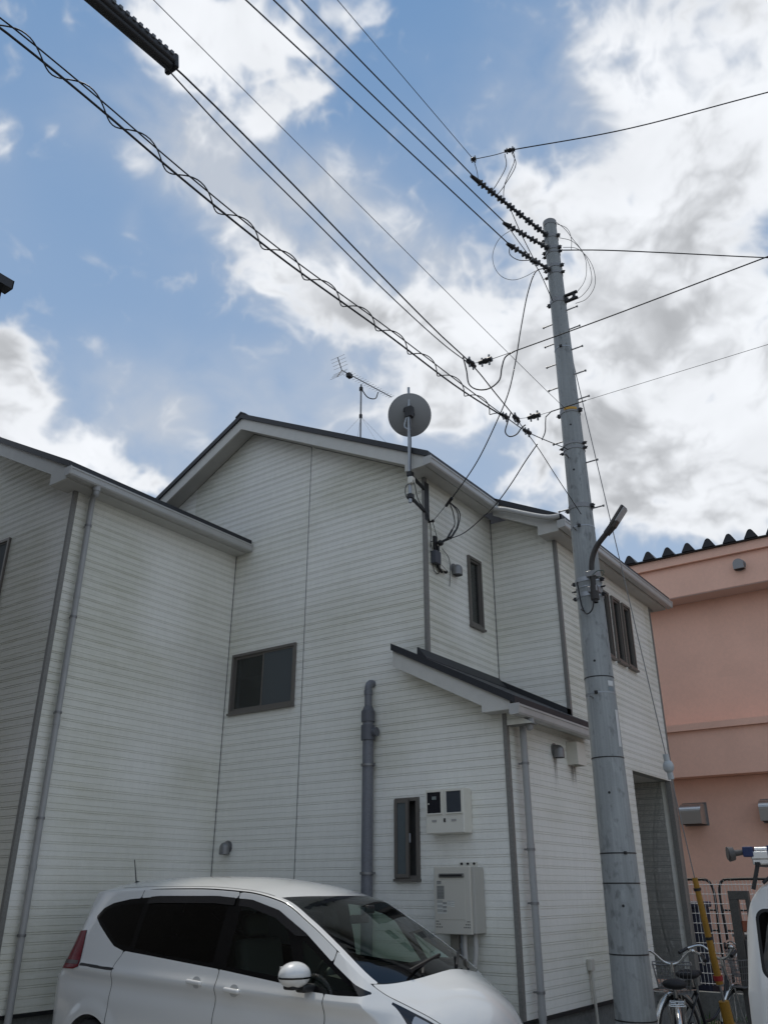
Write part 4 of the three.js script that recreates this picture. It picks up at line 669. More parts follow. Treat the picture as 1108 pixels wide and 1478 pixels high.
const ext = (a, b, k) => [a[0] + (a[0] - b[0]) * k, a[1] + (a[1] - b[1]) * k, a[2] + (a[2] - b[2]) * k];
function wire(pts, r, label, group, n = 60, name = 'overhead_wire') { return single(name, tube(pts, r * 0.74, n, 6), M.cable, label, 'wire', group, pts[Math.floor(pts.length / 2)]); }
function insulator(a, b, n, r, label) { // string of discs with clamps at both ends
  const t = thing('insulator_string', label, 'insulator', b, 'insulator strings at the pole top'), A = V(...a), B = V(...b), por = std([0.02, 0.02, 0.022], 0.4);
  part('rod', bar(A, B, 0.008, 0.008, 8), M.steelDull, t);
  for (let i = 0; i < n; i++) { const f = (i + 0.5) / n, p = A.clone().lerp(B, f), d = B.clone().sub(A).normalize(), big = i % 3 !== 2 ? 1 : 0.6; part('disc', [bar(p.clone().addScaledVector(d, -0.016), p.clone().addScaledVector(d, 0.004), r * 0.55 * big, r * big, 12), bar(p.clone().addScaledVector(d, 0.004), p.clone().addScaledVector(d, 0.03), r * 0.7 * big, r * 0.4, 12)], por, t); }
  part('clamp', [bar(A.clone().lerp(B, -0.10), A.clone().lerp(B, 0.03), 0.02, 0.03, 8)], M.black, t);
}
{
  const far = (p, q, z) => { const k = (z - p[2]) / (p[2] - q[2]); return ext(p, q, k); };
  const I1 = [-3.247, 8.557, -7.07], I2 = [-3.268, 8.887, -7.064], I3 = [-3.327, 9.146, -6.492];
  const F1 = [-3.68, 8.557, -3.07], F2 = [-3.652, 8.887, -3.362], F3 = [-3.572, 9.146, -3.632];
  const hv = 'thick black high voltage wires from the pole top';
  wire([I1, F1, far(F1, I1, 17)], 0.0095, 'lowest thick wire of three ending on pole top insulators', hv);
  wire([I2, F2, far(F2, I2, 17)], 0.0095, 'middle thick wire of three ending on pole top insulators', hv);
  wire([I3, F3, far(F3, I3, 17)], 0.0095, 'highest thick wire of three ending on pole top insulators', hv);
  insulator(I1, [PX - 0.03, 8.50, PZ + 0.07], 11, 0.042, 'lowest string of dark insulator discs at the pole top');
  insulator(I2, [PX - 0.03, 8.85, PZ + 0.07], 11, 0.042, 'middle string of dark insulator discs at the pole top');
  insulator(I3, [PX - 0.03, 9.06, PZ + 0.07], 22, 0.044, 'longest string of dark insulator discs at the pole top');
  wire([W.L4[1], W.L4[0], far(W.L4[0], W.L4[1], 17)], 0.005, 'thin single wire above the three thick wires');
  wire([W.R1[0], W.R1[1], W.R1[2]], 0.006, 'short link wire joined to thin top wire by a clamp', null, 16);
  wire([W.R1[2], W.R1[3], W.R1[4], ext(W.R1[4], W.R1[3], 5)], 0.009, 'black wire leaving the top joint across the right of the sky');
  const cl = (p, q, s, label) => { const t = thing('wire_clamp', label, 'clamp', p, 'dark clamps along the wires'), A = V(...p), B = V(...q); const d = B.clone().sub(A).normalize(); part('body', [bar(A.clone().addScaledVector(d, -s), A.clone().addScaledVector(d, s), 0.018, 0.024, 8), sph(A.x, A.y, A.z, 0.03, 1, 0.8, 1, 10, 8)], M.black, t); part('bolt', [bar(A.clone().addScaledVector(d, s * 0.6).add(V(0, -0.05, 0)), A.clone().addScaledVector(d, s * 0.6).add(V(0, 0.05, 0)), 0.009, 0.009, 6), bar(A.clone().addScaledVector(d, -s * 0.5).add(V(0, -0.045, 0)), A.clone().addScaledVector(d, -s * 0.5).add(V(0, 0.04, 0)), 0.008, 0.008, 6)], M.steelDull, t); };
  cl(W.R1[0], W.R1[1], 0.03, 'small clamp where thin top wire turns across the sky'); cl(W.R1[2], W.R1[3], 0.06, 'long clamp on black wire leaving to the right of sky');
  const onString = [[-3.27, 9.13, -6.70], [-3.25, 9.125, -6.79], [-3.22, 9.12, -6.90]];
  for (const [i, L] of W.R1leads.entries()) wire([L[0], L[1], V(...L[2]).lerp(V(...onString[i]), 0.35).toArray(), onString[i]], 0.006, ['outer looped lead below the top joint', 'middle looped lead below the top joint', 'inner looped lead below the top joint'][i], 'leads hanging from the top joint', 24, 'wire_lead');
  wire([W.R1[0], [-3.30, 9.23, -6.42], I3], 0.005, 'short tie from top joint down to longest insulator string', null, 12, 'wire_lead');
  wire([[PX + 0.1, 8.80, PZ], [-2.5, 8.78, -8.0], [-1.9, 8.79, -8.5], [-0.853, 8.842, -9.443], [3, 9.1, -12.9]], 0.010, 'black wire leaving the pole top almost level to the right');
  // thin stay, cable with black sleeve, wrapped bundle
  const T1b = [-3.034, 6.483, -1.829];
  wire([[PX, 6.483, PZ + 0.12], [-3.01, 6.48, -6.9], T1b, [-3.09, 6.5, 16]], 0.0036, 'thin straight stay wire running to the orange marked pole band');
  wire([...W.T2.slice(0, 9).reverse(), [-2.55, 5.35, 2], [-2.2, 5.6, 15]].map(p => p), 0.008, 'cable with black sleeve running from the double clamp', 'telephone cables', 90);
  wire([W.T2[8], W.T2[9], W.T2[10], W.T2[11]], 0.006, 'slack stay from wire clamp down to the pole band', null, 30);
  wire([...W.T2b.slice().reverse(), ext(W.T2b[0], W.T2b[1], 2)], 0.006, 'slack lower cable hanging under the sleeved cable', 'telephone cables', 60);
  { // sleeve (black cable closure) with slotted cover
    const a = V(...W.T2[2]), b = V(...ext(W.T2[1], W.T2[2], 1.2)), d = b.clone().sub(a).normalize(), t = thing('cable_sleeve', 'long black perforated sleeve closing a cable joint overhead', 'cable sleeve', W.T2[2]);
    const q = new THREE.Quaternion().setFromUnitVectors(V(0, 0, 1), d), L = b.distanceTo(a), put = g => g.applyQuaternion(q).translate(a.x, a.y + 0.01, a.z);
    part('case', [put(new RoundedBoxGeometry(0.085, 0.06, L, 3, 0.02).translate(0, 0.0, L / 2)), put(new RoundedBoxGeometry(0.055, 0.085, L, 3, 0.02).translate(0, -0.012, L / 2))], std([0.018, 0.019, 0.021], 0.55), t);
    for (let i = 0; i < 30; i++) part('slot', put(new THREE.BoxGeometry(0.02, 0.02, 0.02).translate(0.04, 0.012, 0.05 + i * 0.042)), std([0.14, 0.15, 0.16], 0.6), t);
    part('end_cap', put(new RoundedBoxGeometry(0.09, 0.095, 0.03, 2, 0.012).translate(0, -0.008, 0.012)), M.black, t);
  }
  cl(W.T2[6], W.T2[5], 0.06, 'dark clamp on sleeved cable where a lead hangs in a loop'); cl(W.T2[8], W.T2[7], 0.05, 'dark clamp on sleeved cable beside the wrapped bundle end'); cl(W.R3[1], W.R3[2], 0.06, 'slim turnbuckle clamp on the upper cross wire'); cl(W.R4[1], W.R4[2], 0.06, 'slim turnbuckle clamp on the lower cross wire');
  wire([W.R3[0], W.R3[1], W.R3[2]], 0.004, 'thin link between cable clamp and upper cross wire', null, 12); wire([W.R3[2], W.R3[3], W.R3[4], ext(W.R3[4], W.R3[3], 6)], 0.007, 'upper cross wire passing in front of the pole');
  wire([W.R4[0], W.R4[1], W.R4[2]], 0.0035, 'thin link between cable clamp and lower cross wire', null, 12); wire([W.R4[2], W.R4[3]], 0.008, 'short thick lead crossing in front of the pole', null, 12); wire([W.R4[3], W.R4[4], ext(W.R4[4], W.R4[3], 4)], 0.003, 'thin lower cross wire running off right from pole');
  wire(W.jump3, 0.008, 'wide looped lead hanging from upper cable clamp', 'looped leads', 40, 'wire_lead'); wire(W.jump4, 0.008, 'small looped lead hanging beside the wrapped bundle', 'looped leads', 30, 'wire_lead'); wire([[-3.09, 5.88, -7.1], ...W.jump4b.slice(1)], 0.007, 'short bent lead rising to the lower cross wire', 'looped leads', 20, 'wire_lead');
  // spiral-wrapped bundle
  {
    const t = thing('wrapped_cable', 'telephone cable bundle wrapped in a loose spiral along its wire', 'cable', W.B[4]);
    const top = W.B.slice(0, 8), run = [...top.slice().reverse(), [-3.7, 6.12, 1.5], [-4.6, 6.8, 14]];
    part('messenger_wire', tube(run, 0.005, 120, 6), M.cable, t);
    part('cable', tube(run.map((p, i) => [p[0] - 0.012, p[1] - (i === 0 ? 0.0 : 0.055), p[2]]), 0.0075, 120, 6), M.cable, t);
    const c = new THREE.CatmullRomCurve3(run.slice(0, 10).map(p => V(p[0] - 0.006, p[1] - 0.03, p[2])), false, 'centripetal'), len = c.getLength(), hp = [], N = 420, jr = rng(4);
    let ph = 0; for (let i = 0; i <= N; i++) { const f = i / N, p = c.getPointAt(f); ph += len / N / 0.42 * 6.283; const rr = 0.044; hp.push(V(p.x + Math.cos(ph) * rr, p.y + Math.sin(ph) * rr - 0.004, p.z)); }
    part('spiral_wrap', tube(hp, 0.0048, N * 2, 5), M.cable, t);
  }
  wire([W.B[7], W.B[8], [PX + 0.0, 5.95, PZ + 0.16]], 0.007, 'short end of wrapped bundle fixed to the pole band', null, 20);
  cl(W.B[7], W.B[8], 0.05, 'first dark clamp at the end of the wrapped bundle'); cl(W.B[8], W.B[9], 0.06, 'second dark clamp between wrapped bundle and pole');
  // service drops to the house
  wire([[-3.04, 8.42, -7.5], ...W.D1], 0.009, 'service wire sagging from the pole top to the house eave', null, 70);
  wire([...W.D2.slice(0, 6), [-4.78, 5.47, -7.98]], 0.008, 'service wire sagging from the bundle clamp to house wall', null, 50);
  const sb = thing('service_bracket', 'service wire bracket with connectors on the upper house corner', 'bracket', [X1, 5.3, -7.75]);
  part('eye_bolt', [bar([X1, 5.60, -7.66], [X1 + 0.06, 5.60, -7.66], 0.012, 0.012, 8), sph(X1 + 0.06, 5.60, -7.66, 0.02)], M.black, sb);
  part('stay', [bar([X1 + 0.06, 5.60, -7.66], W.D1[8], 0.004, 0.004, 6), bar([X1 + 0.05, 5.60, -7.67], [X1 + 0.04, 5.42, -7.78], 0.004, 0.004, 6)], M.black, sb);
  part('strain_clamp', bar(V(...W.D1[7]).lerp(V(...W.D1[8]), 0.8), V(...W.D1[8]).lerp(V(...W.D1[7]), -0.25), 0.022, 0.018, 8), M.black, sb);
  part('service_head', [box(X1 + 0.0, X1 + 0.03, 5.28, 5.45, -7.80, -7.74, 0.004), sph(X1 + 0.07, 5.36, -7.80, 0.035, 1, 1, 1.2), bar([X1 + 0.04, 5.33, -7.80], [X1 + 0.04, 5.22, -7.80], 0.014, 0.014, 10)], M.black, sb);
  part('terminal_box', box(X1 + 0.005, X1 + 0.075, 5.08, 5.24, -7.80, -7.68, 0.008), std([0.06, 0.065, 0.08], 0.5), sb);
  part('white_connector', [box(X1 + 0.005, X1 + 0.05, 5.16, 5.27, -7.86, -7.80, 0.006), box(X1 + 0.005, X1 + 0.05, 5.05, 5.12, -7.95, -7.83, 0.006)], M.boxWhite, sb);
  part('gland', [bar([X1 + 0.03, 5.10, -7.84], [X1 + 0.03, 5.05, -7.98], 0.022, 0.022, 8), bar([X1 + 0.03, 5.07, -7.78], [X1 + 0.03, 5.02, -7.88], 0.016, 0.016, 8)], M.black, sb);
  for (const L of W.leads) part('lead', tube(L.map((p, i, a) => i === a.length - 1 ? [X1 + 0.06, p[1] + 0.02, p[2] - 0.06] : i === 0 ? W.D1[8] : p), 0.007, 30, 6), M.cable, sb);
  for (const i of [0, 1]) { const L = W.leads[i]; part('splice', bar(L[3], L[4], 0.013, 0.013, 8), M.black, sb); }
  for (const g of [tube([[X1 + 0.02, 5.25, -7.70], [X1 + 0.03, 5.33, -7.65], [X1 + 0.03, 5.36, -7.72], [X1 + 0.03, 5.30, -7.79]], 0.005, 20, 5), tube([[X1 + 0.02, 5.10, -7.70], [X1 + 0.02, 5.0, -7.72], [X1 + 0.02, 4.98, -7.80], [X1 + 0.02, 5.05, -7.86]], 0.005, 20, 5), tube([[X1 + 0.03, 5.33, -7.9], [X1 + 0.03, 5.25, -8.05], [X1 + 0.02, 5.05, -8.08], [X1 + 0.02, 4.9, -8.06]], 0.004, 20, 5)]) part('coil', g, M.cable, sb);
  // loops round the pole top
  wire(W.bigloop.map((p, i, a) => i === 0 ? [-3.22, 8.87, -7.14] : p), 0.0045, 'wide thin loop left of the pole top insulators', 'thin loops at the pole top', 40, 'wire_loop');
  for (const [i, L] of W.loopsR.entries()) wire(i ? L : [[-3.05, 9.07, -7.59], ...L.slice(1)], 0.0045, ['outermost arc of thin wire over the pole top', 'middle arc of thin wire beside the pole top', 'widest arc of thin wire beside the pole top', 'short arc of thin wire at the pole cap'][i], 'thin loops at the pole top', 40, 'wire_loop');
  const j2 = [[I1, [-3.13, 8.43, -7.2], [-3.06, 8.33, -7.3], [PX - 0.02, 8.0, PZ + 0.11]], [I2, [-3.2, 8.70, -7.1], [-3.1, 8.45, -7.25], [-3.06, 8.36, -7.3]], [[-3.20, 9.11, -7.0], [-3.14, 8.75, -7.15], [-3.07, 8.42, -7.3]], [[-3.25, 8.56, -7.05], [-3.26, 8.42, -7.05], [-3.20, 8.36, -7.12], [-3.08, 8.42, -7.3]]];
  for (const [i, L] of j2.entries()) wire(L, 0.007, ['jumper from lowest insulator string to the arm band', 'jumper from middle insulator string to the wire joint', 'jumper crossing behind the insulator strings', 'short drooping jumper under lowest insulator string'][i], 'jumpers between the insulator strings', 24, 'wire_jumper');
  cl([-3.06, 8.38, -7.3], [-3.2, 8.42, -7.1], 0.06, 'wire joint below lowest insulator string at the pole');
}
{ // guy wire with ball insulator and yellow guard
  const A = V(-2.985, 7.66, -7.85), G = V(-2.592, 0, -9.09), at = y => A.clone().lerp(G, (A.y - y) / A.y), t = thing('guy_wire', 'slanting steel guy wire with yellow plastic guard at its foot', 'guy wire', [G.x, 0, G.z]);
  part('wire', bar(A, at(1.6), 0.0055, 0.0055, 6), M.steelDull, t);
  const b = at(2.72); part('ball_insulator', [sph(b.x, b.y, b.z, 0.055, 1, 1.2, 1), bar(at(2.84), at(2.60), 0.03, 0.03, 10)], std([0.42, 0.45, 0.46], 0.3), t);
  const yel = std([0.42, 0.22, 0.02], 0.5, 0, speckS);
  part('guard', bar(at(0.80), at(1.70), 0.033, 0.026, 16), yel, t); part('guard', bar(at(0.02), at(0.66), 0.052, 0.047, 16), yel, t);
  for (const y of [1.60, 1.18]) part('strap', bar(at(y - 0.012), at(y + 0.012), 0.035, 0.035, 14), M.black, t); part('strap', bar(at(0.83), at(0.87), 0.042, 0.042, 14), std([0.30, 0.02, 0.02], 0.5), t);
  part('anchor_rod', bar(at(0.85), at(0.5), 0.012, 0.012, 8), M.steelDull, t);
}
// ---------------------------------------------------------------- cars: one smooth shell, cut into panels, glass and lamps
function spline(tab) { // monotone cubic through [x, y] pairs
  const n = tab.length, m = [], d = []; for (let i = 0; i + 1 < n; i++) d.push((tab[i + 1][1] - tab[i][1]) / (tab[i + 1][0] - tab[i][0]));
  for (let i = 0; i < n; i++) m.push(i === 0 ? d[0] : i === n - 1 ? d[n - 2] : d[i - 1] * d[i] <= 0 ? 0 : 2 * d[i - 1] * d[i] / (d[i - 1] + d[i]));
  return x => { if (x <= tab[0][0]) return tab[0][1]; if (x >= tab[n - 1][0]) return tab[n - 1][1]; let i = 0; while (x > tab[i + 1][0]) i++; const h = tab[i + 1][0] - tab[i][0], t = (x - tab[i][0]) / h, t2 = t * t, t3 = t2 * t; return (2 * t3 - 3 * t2 + 1) * tab[i][1] + (t3 - 2 * t2 + t) * h * m[i] + (-2 * t3 + 3 * t2) * tab[i + 1][1] + (t3 - t2) * h * m[i + 1]; };
}
function polyDist(poly) { // signed distance, negative inside
  return (x, y) => { let d = 1e9, s = 1; for (let i = 0, j = poly.length - 1; i < poly.length; j = i++) { const [ax, ay] = poly[i], [bx, by] = poly[j], ex = bx - ax, ey = by - ay, wx = x - ax, wy = y - ay, t = Math.max(0, Math.min(1, (wx * ex + wy * ey) / (ex * ex + ey * ey))), px = wx - ex * t, py = wy - ey * t; d = Math.min(d, px * px + py * py); const c1 = y >= ay, c2 = y < by, c3 = ex * wy > ey * wx; if ((c1 && c2 && c3) || (!c1 && !c2 && !c3)) s = -s; } return s * Math.sqrt(d); };
}
class Shell {
  constructor(pos, xs, NT) { // pos(x, a) -> [y, z], a 0 sill .. 3 crown
    this.NT = NT; this.NX = xs.length; this.v = [];
    for (const x of xs) for (let j = 0; j <= NT; j++) { const t = -3 + 6 * j / NT, a = 3 - Math.abs(t), sg = t < 0 ? 1 : -1, [y, z] = pos(x, a); this.v.push({ x, y, z: z * sg, a, sg, n: V() }); }
    const id = (i, j) => this.v[i * (NT + 1) + j], p = q => V(q.x, q.y, q.z);
    for (let i = 0; i < this.NX; i++) for (let j = 0; j <= NT; j++) { const a = p(id(Math.min(i + 1, this.NX - 1), j)).sub(p(id(Math.max(i - 1, 0), j))), b = p(id(i, Math.min(j + 1, NT))).sub(p(id(i, Math.max(j - 1, 0)))); id(i, j).n.crossVectors(b, a).normalize(); if (id(i, j).n.dot(V(0, id(i, j).a - 0.9, id(i, j).sg)) < 0) id(i, j).n.negate(); }
    this.id = id;
  }
  cut(f, off = 0) { // the piece of the shell where f < 0, moved out by off
    const P = [], N = []; const L = (a, b, t) => ({ x: lerp(a.x, b.x, t), y: lerp(a.y, b.y, t), z: lerp(a.z, b.z, t), n: a.n.clone().lerp(b.n, t).normalize() });
    for (const q of this.v) q.f = f(q);
    const tri = (a, b, c) => { const vs = [a, b, c], out = []; for (let i = 0; i < 3; i++) { const p = vs[i], q = vs[(i + 1) % 3]; if (p.f < 0) out.push(p); if ((p.f < 0) !== (q.f < 0)) out.push(L(p, q, p.f / (p.f - q.f))); } for (let i = 1; i + 1 < out.length; i++) { const T = [out[0], out[i], out[i + 1]]; const e1 = V(T[1].x - T[0].x, T[1].y - T[0].y, T[1].z - T[0].z), e2 = V(T[2].x - T[0].x, T[2].y - T[0].y, T[2].z - T[0].z); const fl = e1.cross(e2).dot(T[0].n) < 0; for (const v of fl ? [T[0], T[2], T[1]] : T) { P.push(v.x + v.n.x * off, v.y + v.n.y * off, v.z + v.n.z * off); N.push(v.n.x, v.n.y, v.n.z); } } };
    for (let i = 0; i + 1 < this.NX; i++) for (let j = 0; j < this.NT; j++) { const a = this.id(i, j), b = this.id(i + 1, j), c = this.id(i + 1, j + 1), d = this.id(i, j + 1); if (a.f >= 0 && b.f >= 0 && c.f >= 0 && d.f >= 0) continue; tri(a, b, c); tri(a, c, d); }
    const g = new THREE.BufferGeometry(); g.setAttribute('position', new THREE.Float32BufferAttribute(P, 3)); g.setAttribute('normal', new THREE.Float32BufferAttribute(N, 3)); return g;
  }
}
const paintWhite = new THREE.MeshPhysicalMaterial({ name: 'white paint', color: new THREE.Color().setRGB(0.70, 0.70, 0.68), roughness: 0.38, clearcoat: 1, clearcoatRoughness: 0.05 });
const glassFront = new THREE.MeshPhysicalMaterial({ color: new THREE.Color().setRGB(0.66, 0.76, 0.69), roughness: 0.01, transmission: 1, thickness: 0, ior: 1.5 });
const glassSide = new THREE.MeshPhysicalMaterial({ color: new THREE.Color().setRGB(0.66, 0.76, 0.69), roughness: 0.01, transmission: 1, thickness: 0, ior: 1.5 });
const glassDark = new THREE.MeshPhysicalMaterial({ color: new THREE.Color().setRGB(0.03, 0.033, 0.034), roughness: 0.02, transmission: 1, thickness: 0, ior: 1.5 });
const blackGloss = std([0.005, 0.005, 0.0055], 0.06);
const cabin = std([0.035, 0.034, 0.033], 0.85), cabinLight = std([0.10, 0.098, 0.09], 0.9);
const redLens = new THREE.MeshPhysicalMaterial({ color: new THREE.Color().setRGB(0.16, 0.003, 0.012), roughness: 0.2, specularIntensity: 0.35 });
function wheel(name, x, y, z, R0, sg, parent) {
  const prof = [[0.19, -0.085], [R0 - 0.05, -0.095], [R0 - 0.012, -0.085], [R0, -0.06], [R0, 0.06], [R0 - 0.012, 0.085], [R0 - 0.05, 0.095], [0.19, 0.085]].map(p => new THREE.Vector2(...p));
  const turn = g => g.rotateX(Math.PI / 2).translate(x, y, z);
  const w = part(name, turn(new THREE.LatheGeometry(prof, 40)), M.rubber, parent);
  const sp = []; for (let i = 0; i < 9; i++) { const a = i * Math.PI * 2 / 9; sp.push(box(0.03, 0.19, 0.05, 0.07, -0.014, 0.014, 0.005).rotateY(a)); }
  part('rim', [turn(new THREE.LatheGeometry([[0.19, -0.08], [0.205, -0.08], [0.205, 0.085], [0.19, 0.08], [0.185, 0.0]].map(p => new THREE.Vector2(...p)), 40)), ...sp.map(turn), turn(new THREE.CylinderGeometry(0.05, 0.05, 0.13, 16))], M.steel, w); if (sg < 0) w.children[0].rotation.y = 0;
}
{
  const CX = -7.40, CZ = -5.95, car = thing('parked_minivan', 'white compact minivan parked beside the gable wall', 'car', [CX + 2.13, 0, CZ]);
  const LEN = 4.16;
  const yr = spline([[0, 0.60], [0.02, 0.80], [0.06, 0.98], [0.12, 1.22], [0.21, 1.47], [0.28, 1.572], [0.45, 1.592], [1.0, 1.608], [1.6, 1.61], [2.2, 1.585], [2.6, 1.515], [2.9, 1.375], [3.2, 1.205], [3.45, 1.05], [3.6, 0.955], [3.75, 0.885], [3.9, 0.81], [4.02, 0.72], [4.1, 0.62], [LEN, 0.50]]);
  const yc = spline([[0, 0.64], [0.02, 0.86], [0.06, 1.06], [0.12, 1.31], [0.21, 1.57], [0.27, 1.65], [0.55, 1.69], [1.2, 1.71], [1.8, 1.70], [2.3, 1.645], [2.62, 1.565], [3.1, 1.355], [3.72, 1.06], [3.88, 0.985], [4.0, 0.905], [4.08, 0.82], [4.13, 0.72], [LEN, 0.56]]);
  const wd = spline([[0, 0.70], [0.05, 0.775], [0.16, 0.815], [0.4, 0.835], [0.8, 0.845], [3.2, 0.8475], [3.5, 0.835], [3.75, 0.78], [3.93, 0.69], [4.07, 0.56], [LEN, 0.38]]);
  const zr = spline([[0, 0.50], [0.1, 0.60], [0.25, 0.62], [0.5, 0.63], [1.5, 0.645], [2.5, 0.645], [2.9, 0.675], [3.2, 0.71], [3.45, 0.735], [3.6, 0.70], [3.75, 0.63], [3.9, 0.55], [4.02, 0.46], [4.1, 0.37], [LEN, 0.27]]);
  const yb = x => Math.min(0.90, yr(x) - 0.05 - 0.12 * Math.max(0, Math.min(1, (x - 3.3) / 0.4)));
  const crease = (x, y) => 0.016 * Math.exp(-Math.pow((y - lerp(0.99, 0.86, x / 4)) / 0.04, 2)) - 0.018 * Math.exp(-Math.pow((y - lerp(0.90, 0.76, x / 4)) / 0.07, 2));
  const arch = (x, y) => { let e = 0; for (const wx of [0.66, 3.40]) { const r = Math.hypot(x - wx, y - 0.31); e += 0.016 * (1 - sstep(0.36, 0.47, r)); } return e; };
  const pos = (x, a) => {
    const Yb = yb(x), Yr = yr(x), w = wd(x), z2 = zr(x);
    if (a <= 1) { const y = lerp(0.20, Yb, a); return [y, w * (1 - 0.035 * (1 - a) * (1 - a)) + (crease(x, y) + arch(x, y)) * sstep(0, 0.4, x) * sstep(LEN, 3.9, x)]; }
    if (a <= 2) { const q = a - 1, y = lerp(Yb, Yr, q); return [y, lerp(w, z2, Math.pow(q, 1.3)) + crease(x, y) * (1 - q) * sstep(0, 0.4, x) * sstep(LEN, 3.9, x)]; }
    const q = a - 2, k = 1 - q; return [Yr + (yc(x) - Yr) * (1 - Math.pow(k, lerp(2.3, 1.75, sstep(2.4, 2.9, x)))), z2 * k];
  };
  const xs = []; for (let i = 0; i <= 230; i++) { const f = i / 230; xs.push(LEN * (f - Math.sin(f * Math.PI * 2) / (Math.PI * 2) * 0.82)); }
  const S = new Shell(pos, xs, 240);
  const put = g => g.translate(CX, 0, CZ);
  const P = (name, f, mat, parent, off) => part(name, put(S.cut(f, off)), mat, parent);
  const P2 = (name, f, mat, parent, off) => Object.fromEntries([1, -1].map(s => [s, part(name, put(S.cut(q => q.sg === s ? f(q) : 1, off)), mat, parent.isObject3D ? parent : parent[s])])); // one on each flank
  // outlines on the flank (x, y)
  const dlo = polyDist([[0.40, 1.375], [0.47, 1.445], [0.58, 1.487], [0.80, 1.52], [1.2, 1.545], [1.9, 1.548], [2.3, 1.522], [2.6, 1.45], [2.9, 1.305], [3.2, 1.125], [3.42, 1.005], [3.56, 0.955], [3.50, 0.938], [3.3, 0.936], [3.1, 0.945], [2.76, 0.985], [2.14, 1.04], [1.3, 1.10], [0.93, 1.125], [0.80, 1.155], [0.68, 1.215], [0.50, 1.31]]);
  const gRear = polyDist([[0.44, 1.37], [0.52, 1.44], [0.64, 1.467], [1.02, 1.495], [1.02, 1.15], [0.82, 1.18], [0.71, 1.24], [0.55, 1.33]]), gSlide = polyDist([[1.08, 1.50], [2.05, 1.515], [2.05, 1.075], [1.4, 1.115], [1.08, 1.145]]), gDoor = polyDist([[2.20, 1.50], [2.35, 1.485], [2.55, 1.43], [2.70, 1.36], [2.93, 1.01], [2.20, 1.062]]), gQuart = polyDist([[2.88, 1.265], [3.1, 1.145], [3.38, 0.995], [3.46, 0.965], [3.2, 0.965], [3.02, 1.0], [2.96, 1.10]]);
  const up = q => (q.a > 2.02 ? 1 : -1); // flank only
  const flank = (sd, q) => (q.a > 2 ? 1 : sd(q.x, q.y));
  // windscreen in plan
  const wsB = z => 3.715 - 0.20 * Math.pow(Math.abs(z) / 0.72, 2.2), wsT = z => 2.665 - 0.13 * Math.pow(Math.abs(z) / 0.6, 2);
  const ws = (q, e) => q.a < 2 ? 1 : Math.max(q.x - wsB(q.z) + e * 4.2, wsT(q.z) - q.x + e * 1.2, Math.abs(q.z) - (zr(q.x) - 0.05) + e);
  const tail = polyDist([[0.08, 1.24], [0.335, 1.265], [0.37, 1.15], [0.405, 0.985], [0.33, 0.965], [0.0, 0.955], [0.0, 1.05]]);
  const rearWin = q => q.a < 2 ? 1 : Math.max(q.x - 0.20, 0.05 - q.x, Math.abs(q.z) - 0.52);
  const lampTop = x => yr(x) - 0.014, lampBot = x => lampTop(x) - 0.012 - 0.13 * sstep(3.66, 3.95, x);
  const head = q => q.a > 2.0 ? 1 : Math.max(3.67 - q.x, q.y - lampTop(q.x), lampBot(q.x) - q.y);
  const archCut = q => q.a > 1.3 ? 1 : Math.min(Math.hypot(q.x - 0.66, q.y - 0.30) - 0.345, Math.hypot(q.x - 3.40, q.y - 0.30) - 0.345);
  const doorR = q => 2.14 - 0.06 * Math.max(0, 1.04 - q.y), doorF = q => 3.20 + 0.02 * (q.y - 0.9), slideR = q => q.y > 1.12 ? 0.95 : 0.95 - 0.07 * sstep(1.12, 1.0, q.y);
  const g = 0.0035;
  const notGlass = q => Math.max(-flank(dlo, q), -ws(q, 0), -flank(tail, q), -rearWin(q), -head(q), -archCut(q));
  const belowRail = q => q.a - 1.985, hoodX = q => wsB(q.z) - q.x + 0.004;
  const body = P('body', q => Math.max(notGlass(q), q.a > 1.985 ? Math.max(q.x - wsB(q.z) - 0.0, -1) : Math.max(q.x - slideR(q) + g, 0.26 - q.y), -1), paintWhite, car); // rear quarters, roof, pillars
  P2('front_fender', q => Math.max(notGlass(q), doorF(q) + g - q.x, q.a - 2.0 + (q.x > 3.52 ? 0.004 : 0)), paintWhite, car);
  const dF = P2('front_door', q => Math.max(notGlass(q), q.x - doorF(q) + g, doorR(q) + g - q.x, belowRail(q), 0.27 - q.y), paintWhite, car);
  const dS = P2('sliding_door', q => Math.max(notGlass(q), q.x - doorR(q) + g, slideR(q) + g - q.x, belowRail(q), 0.27 - q.y), paintWhite, car);
  P('hood', q => Math.max(notGlass(q), hoodX(q), 2.007 - q.a, q.x - 4.13), paintWhite, car);
  P('front_bumper', q => Math.max(notGlass(q), 4.07 - q.x, q.y - 0.68 + (q.x - 4.07) * 0.6, -0.2), paintWhite, car, 0.002);
  P2('sill', q => Math.max(q.y - 0.268, -archCut(q), 0.95 - q.x, q.x - 3.10), std([0.03, 0.03, 0.03], 0.6), car);
  P('inner_shell', q => Math.max(-flank(dlo, q) - 0.012, -ws(q, 0) - 0.012, -archCut(q) + 0.02, -rearWin(q)), M.black, car, -0.022);
  // black window surround and panes
  P2('window_surround', q => Math.max(flank(dlo, q), -flank(gRear, q), -flank(gSlide, q), -flank(gDoor, q), -flank(gQuart, q)), blackGloss, car);
  P2('quarter_window', q => flank(gRear, q), glassDark, car); P2('side_window', q => flank(gSlide, q), glassDark, dS); P2('side_window', q => flank(gDoor, q), glassSide, dF); P2('front_quarter_window', q => flank(gQuart, q), glassSide, car);
  P('windscreen_border', q => Math.max(ws(q, 0), -ws(q, 0.035)), blackGloss, car); const wsg = P('windscreen', q => ws(q, 0.035), glassFront, car);
  P('rear_window', q => rearWin(q), glassDark, car);
  const tl = P2('tail_lamp', q => flank(tail, q), redLens, car, 0.006);
